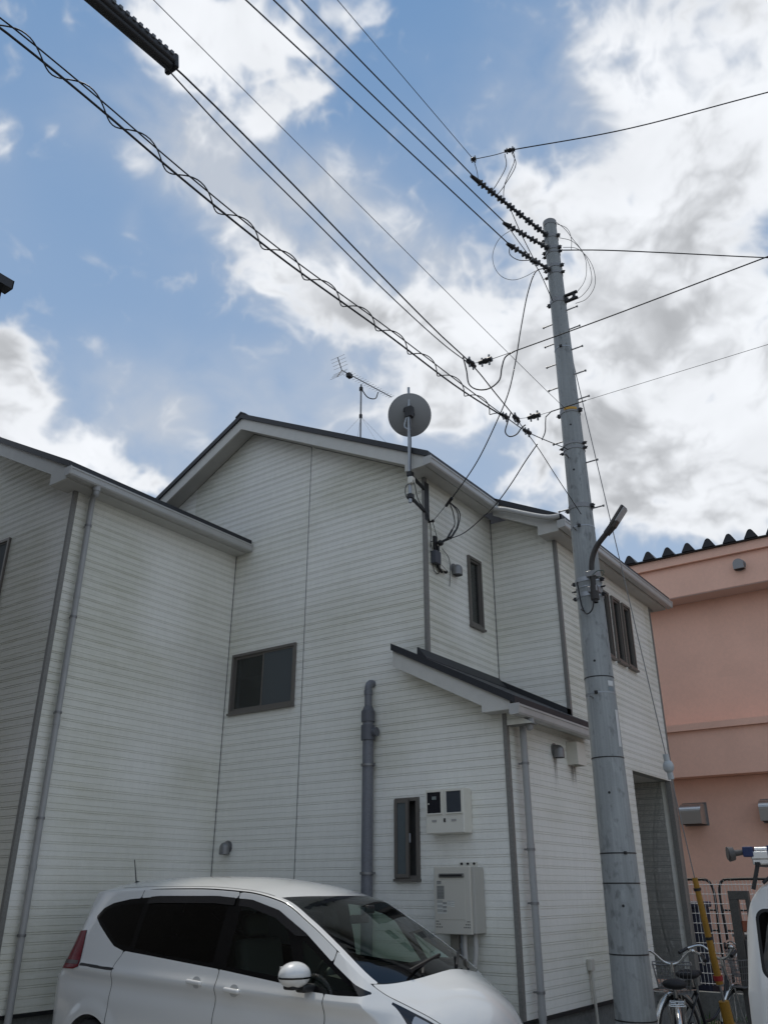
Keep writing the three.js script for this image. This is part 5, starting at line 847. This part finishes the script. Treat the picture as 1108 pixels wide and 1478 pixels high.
  P2('lamp_divider', q => Math.max(flank(tail, q) + 0.01, Math.abs(q.y - 1.015) - 0.014), std([0.03, 0.002, 0.004], 0.3), tl, 0.009);
  P2('rail_slot', q => q.a > 2 ? 1 : Math.max(Math.abs(q.y - (1.005 - 0.04 * (q.x - 0.4))) - 0.011, 0.41 - q.x, q.x - 0.90), M.black, body, 0.002);
  const hl = P2('headlamp', q => head(q), new THREE.MeshPhysicalMaterial({ color: new THREE.Color().setRGB(0.012, 0.012, 0.014), roughness: 0.12, clearcoat: 0.3 }), car);
  P2('lamp_reflector', q => Math.max(head(q) + 0.012, Math.abs(q.x - 3.88) - 0.07, lampBot(q.x) + 0.03 - q.y), M.steel, hl, 0.002);
  P2('drip_moulding', q => Math.max(Math.abs(q.a - 2.06) - 0.012, 0.60 - q.x, q.x - 2.50), std([0.18, 0.18, 0.18], 0.5), body, 0.002);
  P('grille', q => Math.max(3.99 - q.x, q.y - 0.66, 0.52 - q.y, Math.abs(q.z) - 0.36), M.black, car, 0.003);
  part('end_panel', [put(box(0.02, 0.06, 0.22, 0.66, -0.58, 0.58, 0.02)), put(box(4.10, 4.155, 0.22, 0.52, -0.34, 0.34, 0.02))], paintWhite, car);
  // rain visors over the side windows
  const visor = new THREE.MeshPhysicalMaterial({ color: new THREE.Color().setRGB(0.02, 0.02, 0.022), roughness: 0.1, clearcoat: 1 }), rim5 = q => Math.max(flank(dlo, q), -flank(dlo, q) - 0.055);
  P2('rain_visor', q => Math.max(rim5(q), 1.28 - q.y, 2.17 - q.x, q.x - 3.0), visor, dF, 0.010); P2('rain_visor', q => Math.max(rim5(q), 1.40 - q.y, 1.06 - q.x, q.x - 2.12), visor, dS, 0.010);
  // handles with their cups, both flanks
  for (const s of [1, -1]) for (const [x, y, d] of [[1.92, 0.945, dS], [2.33, 0.912, dF]]) {
    const z = s * 0.853; const h = part('handle', put(new THREE.CapsuleGeometry(0.017, 0.13, 6, 12).rotateZ(Math.PI / 2 - 0.06).scale(1, 1, 0.8).translate(x, y, z + s * 0.022)), paintWhite, d[s]);
    part('handle_cup', put(new THREE.SphereGeometry(0.05, 20, 12).scale(1, 0.85, 0.10).translate(x + 0.01, y, z + s * 0.0)), std([0.42, 0.425, 0.42], 0.4), h);
    part('handle_foot', [put(box(x - 0.075, x - 0.05, y - 0.012, y + 0.016, Math.min(z, z + s * 0.02), Math.max(z, z + s * 0.02), 0.004)), put(box(x + 0.05, x + 0.075, y - 0.02, y + 0.01, Math.min(z, z + s * 0.02), Math.max(z, z + s * 0.02), 0.004))], paintWhite, h);
  }
  // door mirrors
  for (const s of [1, -1]) {
    const mx = 3.03, my = 1.055, mz = s * 0.965, mi = part('door_mirror', put(new THREE.SphereGeometry(0.12, 32, 22).scale(0.86, 0.70, 1.06).translate(mx, my, mz)), paintWhite, car);
    part('mirror_base', [put(box(mx - 0.045, mx + 0.05, my - 0.088, my - 0.055, mz - 0.07, mz + 0.07, 0.014)), put(new RoundedBoxGeometry(0.09, 0.05, 0.16, 2, 0.02).translate(mx + 0.03, my - 0.085, s * 0.865))], M.black, mi);
    part('mirror_glass', put(new RoundedBoxGeometry(0.01, 0.10, 0.14, 2, 0.004).translate(mx - 0.078, my + 0.003, mz)), M.steel, mi);
    part('indicator', put(new THREE.SphereGeometry(0.121, 32, 22, 0, Math.PI * 2, Math.PI * 0.535, Math.PI * 0.045).scale(0.87, 0.70, 1.07).translate(mx, my, mz)), blackGloss, mi);
  }
  // wipers and aerial
  for (const [z0, z1] of [[0.42, -0.10], [-0.12, -0.58]]) part('wiper', [put(beam([wsB(z0) - 0.02, 1.075, z0], [wsB(z1) - 0.16, 1.145, z1], 0.018, 0.02)), put(beam([wsB(z0) + 0.02, 1.05, z0 - 0.1], [wsB(z0) - 0.08, 1.10, (z0 + z1) / 2], 0.014, 0.016))], M.black, car);
  part('aerial', [put(bar([0.44, 1.64, 0.33], [0.37, 1.86, 0.33], 0.006, 0.004, 8)), put(new THREE.SphereGeometry(0.03, 16, 10).scale(1.3, 0.9, 0.8).translate(0.45, 1.645, 0.33))], M.black, car);
  for (const wx of [0.66, 3.40]) for (const s of [1, -1]) wheel('wheel', CX + wx, 0.305, CZ + s * 0.745, 0.305, s, car);
  // cabin
  const seat = (x, z, name) => { const c = part(name, [put(new RoundedBoxGeometry(0.5, 0.16, 0.5, 3, 0.06).translate(x, 0.62, z)), put(new RoundedBoxGeometry(0.15, 0.62, 0.48, 3, 0.06).rotateZ(0.2).translate(x - 0.27, 0.93, z))], cabin, car); part('headrest', [put(new RoundedBoxGeometry(0.09, 0.17, 0.25, 3, 0.04).rotateZ(0.15).translate(x - 0.36, 1.33, z)), put(bar([x - 0.35, 1.2, z + 0.06], [x - 0.355, 1.28, z + 0.06], 0.008)), put(bar([x - 0.35, 1.2, z - 0.06], [x - 0.355, 1.28, z - 0.06], 0.008))], cabin, c); };
  seat(2.42, 0.37, 'front_seat'); seat(2.42, -0.37, 'front_seat'); seat(1.55, 0.37, 'rear_seat'); seat(1.55, -0.37, 'rear_seat');
  part('floor', put(box(0.3, 3.6, 0.28, 0.33, -0.72, 0.72)), cabin, car);
  part('dashboard', put(prismZ([[3.0, 0.62], [2.98, 0.98], [3.05, 1.03], [3.3, 1.0], [3.45, 0.93], [3.45, 0.62]], -0.63, 0.63)), cabin, car);
  part('headliner', put(S.cut(q => Math.max(2.05 - q.a, q.x - 2.50, 0.5 - q.x), -0.05)), cabinLight, car);
  { const m = new THREE.Matrix4().makeRotationZ(-0.45); const sw = part('steering_wheel', [put(new THREE.TorusGeometry(0.18, 0.015, 10, 36).rotateY(Math.PI / 2).applyMatrix4(m).translate(2.86, 1.0, 0.37)), put(bar([2.86, 1.0, 0.37], [3.05, 0.92, 0.37], 0.03))], M.black, car); part('hub', put(new THREE.SphereGeometry(0.07, 14, 10).scale(0.5, 1, 1).translate(2.87, 0.995, 0.37)), M.black, sw); }
  part('inside_mirror', [put(new RoundedBoxGeometry(0.03, 0.065, 0.23, 2, 0.012).translate(2.86, 1.38, 0)), put(bar([2.87, 1.40, 0], [2.93, 1.43, 0], 0.01))], M.black, car);
  part('dash_camera', put(new RoundedBoxGeometry(0.05, 0.06, 0.09, 2, 0.012).translate(2.84, 1.45, -0.16)), M.black, car);
}
// ---------------------------------------------------------------- white van at the right edge
{
  const CX = -1.845, CZ = -7.5, van = thing('parked_van', 'white box shaped light van with a roof rack beside the fence', 'van', [CX + 1.7, 0, CZ]);
  const LEN = 3.39;
  const yr = spline([[0, 0.5], [0.02, 0.85], [0.04, 1.15], [0.08, 1.38], [0.14, 1.53], [0.22, 1.61], [0.34, 1.65], [1.6, 1.67], [2.4, 1.65], [2.7, 1.60], [3.1, 1.10], [3.3, 0.92], [LEN, 0.6]]), yc = spline([[0, 0.52], [0.02, 0.9], [0.04, 1.22], [0.08, 1.46], [0.14, 1.61], [0.22, 1.68], [0.34, 1.70], [1.6, 1.72], [2.4, 1.70], [2.75, 1.62], [3.15, 1.14], [3.32, 0.95], [LEN, 0.62]]), wd = spline([[0, 0.66], [0.05, 0.70], [0.14, 0.735], [3.0, 0.735], [3.25, 0.68], [LEN, 0.58]]);
  const pos = (x, a) => { const Yb = Math.min(0.95, yr(x) - 0.04), Yr = yr(x), w = wd(x), z2 = w - 0.10; if (a <= 1) return [lerp(0.22, Yb, a), w * (1 - 0.03 * (1 - a) ** 2)]; if (a <= 2) { const q = a - 1; return [lerp(Yb, Yr, q), lerp(w, z2, q ** 1.6)]; } const k = 3 - a; return [Yr + (yc(x) - Yr) * (1 - k ** 2.4), z2 * k]; };
  const xs = []; for (let i = 0; i <= 200; i++) { const f = i / 200; xs.push(LEN * (f - Math.sin(f * Math.PI * 2) / (Math.PI * 2) * 0.85)); }
  const S = new Shell(pos, xs, 260), put = g => g.translate(CX, 0, CZ), P = (n, f, m, p, o) => part(n, put(S.cut(f, o)), m, p);
  const rr = (x0, x1, y0, y1, r) => (x, y) => { const dx = Math.abs(x - (x0 + x1) / 2) - (x1 - x0) / 2 + r, dy = Math.abs(y - (y0 + y1) / 2) - (y1 - y0) / 2 + r; return Math.hypot(Math.max(dx, 0), Math.max(dy, 0)) + Math.min(Math.max(dx, dy), 0) - r; };
  const w1 = rr(0.155, 0.93, 1.035, 1.475, 0.07), w2 = rr(1.02, 1.80, 1.035, 1.475, 0.06), w3 = rr(1.90, 2.62, 1.03, 1.46, 0.06), fl = (f, q) => q.a > 2 ? 1 : f(q.x, q.y);
  const wsV = q => q.a < 2 ? 1 : Math.max(2.74 - q.x, q.x - 3.12, Math.abs(q.z) - 0.56), rw = q => q.a < 2 ? 1 : Math.max(q.x - 0.12, 0.04 - q.x, Math.abs(q.z) - 0.52), ar = q => q.a > 1 ? 1 : Math.min(Math.hypot(q.x - 0.62, q.y - 0.28) - 0.31, Math.hypot(q.x - 2.9, q.y - 0.28) - 0.31);
  P('body', q => Math.max(-fl(w1, q), -fl(w2, q), -fl(w3, q), -wsV(q), -rw(q), -ar(q)), paintWhite, van);
  for (const sd of [1, -1]) { const on = f => q => q.sg === sd ? f(q) : 1; for (const w of [w1, w2]) { const sw = P('side_window', on(q => fl(w, q) + 0.022), glassDark, van); P('window_seal', on(q => Math.max(fl(w, q), -fl(w, q) - 0.022)), M.rubber, sw); } P('side_window', on(q => fl(w3, q)), glassSide, van); }
  P('windscreen', wsV, glassFront, van); P('rear_window', rw, glassDark, van);
  for (const sd of [1, -1]) P('door_gap', q => q.a > 2 || q.sg !== sd ? 1 : Math.max(Math.abs(q.x - 0.975) - 0.009, 0.3 - q.y), M.black, van, 0.001);
  P('inner_shell', q => Math.max(-fl(w1, q) - 0.01, -fl(w2, q) - 0.01, -fl(w3, q) - 0.01, -wsV(q), -rw(q)), M.black, van, -0.03);
  part('end_panel', [put(box(0.03, 0.06, 0.24, 0.52, -0.62, 0.62)), put(box(3.3, 3.36, 0.24, 0.6, -0.55, 0.55))], paintWhite, van);
  part('tail_lamp', put(box(0.02, 0.07, 0.62, 0.92, 0.62, 0.68, 0.01)), redLens, van);
  for (const x of [0.62, 2.9]) for (const s of [1, -1]) wheel('wheel', CX + x, 0.275, CZ + s * 0.64, 0.275, s, van);
  part('cargo_floor', put(box(0.1, 2.8, 0.5, 0.55, -0.65, 0.65)), cabin, van);
  const low = g => put(g).translate(0.115, -0.115, 0);
  // roof rack
  const rk = part('roof_rack', [put(beam([0.30, 1.755, 0.60], [2.5, 1.755, 0.60], 0.025, 0.025)), put(beam([0.30, 1.755, -0.60], [2.5, 1.755, -0.60], 0.025, 0.025))], M.black, van);
  for (const x of [0.22, 1.2, 2.2]) part('crossbar', [put(beam([x, 1.765, -0.64], [x, 1.765, 0.64], 0.03, 0.03)), put(beam([x, 1.765, 0.62], [x - 0.05, 1.60, 0.655], 0.03, 0.02)), put(beam([x, 1.765, -0.62], [x - 0.05, 1.60, -0.655], 0.03, 0.02)), put(bar([x + 0.02, 1.64, 0.645], [x + 0.16, 1.75, 0.60], 0.012))], M.black, rk);
  // ladder lying on the rack, rails towards the camera
  const ld = thing('ladder', 'aluminium extension ladder with blue end strapped on the van roof', 'ladder', [CX + 1, 1.9, CZ + 0.35]), alu = std([0.62, 0.62, 0.61], 0.28, 0.9), blue = std([0.015, 0.03, 0.10], 0.5);
  for (const [z, y] of [[0.62, 1.94], [0.60, 1.905], [0.24, 1.94], [0.26, 1.905]]) part('rail', low(new RoundedBoxGeometry(2.9, 0.055, 0.03, 2, 0.008).translate(1.52, y + 0.0, z)), alu, ld);
  part('rail', low(bar([0.10, 1.975, 0.60], [2.9, 1.975, 0.60], 0.024, 0.024, 14)), alu, ld);
  for (let x = 0.2; x < 2.9; x += 0.32) part('rung', low(bar([x, 1.92, 0.24], [x, 1.92, 0.62], 0.015, 0.015, 10)), alu, ld);
  part('end_cap', [low(box(0.02, 0.09, 1.93, 2.0, 0.58, 0.65, 0.008)), low(box(0.02, 0.09, 1.93, 2.0, 0.21, 0.28, 0.008))], blue, ld);
  part('strap', low(box(0.19, 0.225, 1.885, 2.005, 0.57, 0.645, 0.004)), blue, ld);
  part('foot', [low(bar([0.03, 1.965, 0.61], [-0.06, 1.955, 0.63], 0.018, 0.024, 12)), low(bar([-0.05, 1.955, 0.62], [-0.085, 1.95, 0.64], 0.045, 0.052, 20)), low(bar([-0.085, 1.95, 0.64], [-0.09, 1.95, 0.643], 0.038, 0.038, 20))], std([0.09, 0.085, 0.08], 0.6), ld);
}
// ---------------------------------------------------------------- bicycles
{
  const b = thing('bicycle', 'black city bicycle with front basket parked between the wall and pole', 'bicycle', [0, 0, 0], 'bicycles parked beside the house');
  const chrome = std([0.60, 0.60, 0.58], 0.2, 0.95), fr = std([0.015, 0.016, 0.02], 0.3, 0.2), R0 = 0.325, rx = -0.52, fx = 0.56;
  const wheelB = x => { const w = part('wheel', new THREE.TorusGeometry(R0, 0.019, 10, 44).translate(x, R0 + 0.015, 0), M.rubber, b); part('rim', new THREE.TorusGeometry(R0 - 0.024, 0.009, 8, 44).translate(x, R0 + 0.015, 0), chrome, w); for (let i = 0; i < 20; i++) { const a = i * Math.PI / 10, s = i % 2 ? 1 : -1; part('spoke', bar([x + Math.cos(a + 0.5 * s) * 0.02, R0 + 0.015 + Math.sin(a + 0.5 * s) * 0.02, s * 0.025], [x + Math.cos(a) * (R0 - 0.03), R0 + 0.015 + Math.sin(a) * (R0 - 0.03), 0], 0.0014, 0.0014, 4), chrome, w); } part('hub', bar([x, R0 + 0.015, -0.045], [x, R0 + 0.015, 0.045], 0.022, 0.022, 12), M.steelDull, w); };
  wheelB(rx); wheelB(fx);
  const ay = R0 + 0.015;
  part('frame', [tube([[0.40, 0.74, 0], [0.33, 0.55, 0], [0.16, 0.34, 0], [-0.06, 0.29, 0]], 0.019, 24, 10), tube([[0.40, 0.80, 0], [0.30, 0.60, 0], [0.08, 0.44, 0], [-0.10, 0.42, 0]], 0.014, 24, 8), bar([-0.05, 0.28, 0], [-0.20, 0.76, 0], 0.016, 0.016, 12), ...[-1, 1].flatMap(s => [bar([-0.06, 0.29, s * 0.03], [rx, ay, s * 0.055], 0.010), bar([-0.17, 0.66, s * 0.02], [rx, ay, s * 0.055], 0.009)])], fr, b);
  part('fork', [bar([0.36, 0.90, 0], [0.44, 0.68, 0], 0.017), ...[-1, 1].map(s => tube([[0.44, 0.68, s * 0.045], [0.49, 0.5, s * 0.05], [0.53, 0.40, s * 0.05], [fx, ay, s * 0.05]], 0.010, 16, 8))], chrome, b);
  part('handlebar', [tube([[0.10, 1.00, -0.29], [0.20, 1.03, -0.27], [0.32, 1.05, -0.18], [0.36, 0.96, -0.07], [0.355, 0.94, 0], [0.36, 0.96, 0.07], [0.32, 1.05, 0.18], [0.20, 1.03, 0.27], [0.10, 1.00, 0.29]], 0.0115, 60, 10), bar([0.36, 0.88, 0], [0.355, 0.955, 0], 0.014)], chrome, b);
  for (const s of [-1, 1]) { part('grip', bar([0.07, 0.99, s * 0.295], [0.19, 1.028, s * 0.275], 0.017, 0.016, 10), M.black, b); part('brake_lever', tube([[0.22, 1.02, s * 0.26], [0.20, 0.98, s * 0.265], [0.10, 0.955, s * 0.29]], 0.006, 12, 6), chrome, b); }
  part('bell', sph(0.24, 1.06, 0.2, 0.025, 1, 0.8, 1), chrome, b);
  const sd = part('saddle', [new THREE.SphereGeometry(0.1, 20, 12).scale(1.25, 0.42, 1.05).translate(-0.27, 0.83, 0), new THREE.SphereGeometry(0.06, 16, 10).scale(1.9, 0.5, 0.7).translate(-0.15, 0.835, 0)], M.rubber, b); part('seat_post', [bar([-0.20, 0.72, 0], [-0.225, 0.81, 0], 0.012)], chrome, sd);
  // wire basket
  const bk = part('basket', [box(0.44, 0.76, 0.68, 0.69, -0.15, 0.15)], M.steelDull, b), bars = [];
  for (let i = 0; i <= 9; i++) { const f = i / 9; for (const s of [-1, 1]) bars.push(bar([0.45 + f * 0.30, 0.69, s * 0.14], [0.42 + f * 0.38, 0.93, s * 0.18], 0.0025, 0.0025, 4)); bars.push(bar([0.45, 0.69, -0.14 + f * 0.28], [0.42, 0.93, -0.18 + f * 0.36], 0.0025, 0.0025, 4), bar([0.75, 0.69, -0.14 + f * 0.28], [0.80, 0.93, -0.18 + f * 0.36], 0.0025, 0.0025, 4)); }
  for (let k = 1; k <= 4; k++) { const y = 0.69 + k * 0.06, e = k / 4; const x0 = 0.45 - 0.03 * e, x1 = 0.75 + 0.05 * e, z = 0.14 + 0.04 * e, r = k === 4 ? 0.006 : 0.0025; bars.push(bar([x0, y, -z], [x1, y, -z], r, r, 5), bar([x0, y, z], [x1, y, z], r, r, 5), bar([x0, y, -z], [x0, y, z], r, r, 5), bar([x1, y, -z], [x1, y, z], r, r, 5)); }
  part('wires', bars, M.steelDull, bk);
  part('basket_stay', [...[-1, 1].map(s => bar([0.62, 0.68, s * 0.08], [fx, ay, s * 0.055], 0.005))], chrome, b);
  const fender = (x, a0, a1) => { const gs = new THREE.TorusGeometry(R0 + 0.03, 0.024, 6, 30, a1 - a0).rotateZ(a0).scale(1, 1, 1.1).translate(x, ay, 0); part('mudguard', gs, chrome, b); };
  fender(rx, 0.35, Math.PI * 1.02); fender(fx, 0.5, Math.PI * 0.95);
  part('carrier', [...[-1, 1].flatMap(s => [bar([-0.24, 0.70, s * 0.05], [-0.78, 0.72, s * 0.06], 0.006), bar([-0.62, 0.715, s * 0.06], [rx, ay, s * 0.06], 0.005)]), ...[0, 1, 2, 3].map(i => bar([-0.40 - i * 0.12, 0.712, -0.06], [-0.40 - i * 0.12, 0.712, 0.06], 0.005))], chrome, b);
  part('rear_reflector', [box(-0.905, -0.885, 0.50, 0.56, -0.025, 0.025, 0.006)], std([0.5, 0.01, 0.015], 0.2), b);
  part('chain_case', [box(-0.50, 0.03, 0.265, 0.36, 0.045, 0.06, 0.02)], fr, b);
  part('crank', [bar([-0.06, 0.29, 0.06], [-0.06, 0.29, 0.09], 0.02), beam([-0.06, 0.29, 0.08], [0.06, 0.18, 0.08], 0.012, 0.02), beam([-0.06, 0.29, -0.08], [-0.18, 0.40, -0.08], 0.012, 0.02)], chrome, b); for (const [x, y, z] of [[0.06, 0.18, 0.13], [-0.18, 0.40, -0.13]]) part('pedal', box(x - 0.045, x + 0.045, y - 0.012, y + 0.012, z - 0.04, z + 0.04, 0.005), M.black, b);
  part('kickstand', [tube([[rx, ay, 0.07], [rx - 0.02, 0.15, 0.12], [rx - 0.06, 0.012, 0.16], [rx - 0.06, 0.012, -0.16], [rx - 0.02, 0.15, -0.12], [rx, ay, -0.07]], 0.008, 30, 6, 0.1)], chrome, b);
  b.position.set(-2.90, 0.012, -8.50); b.rotation.y = R(109);
  copyOf(b, [-2.93, 0.012, -9.48], R(106), 'black city bicycle with front basket behind the yellow guy wire guard');
  const third = copyOf(b, [-2.72, 0.012, -10.75], R(64), 'pale blue framed city bicycle parked behind the two black ones'); const sky2 = std([0.22, 0.32, 0.36], 0.35, 0.2); third.traverse(m => { if (m.isMesh && m.material === fr) m.material = sky2; });
}
renderer.render(scene, camera);
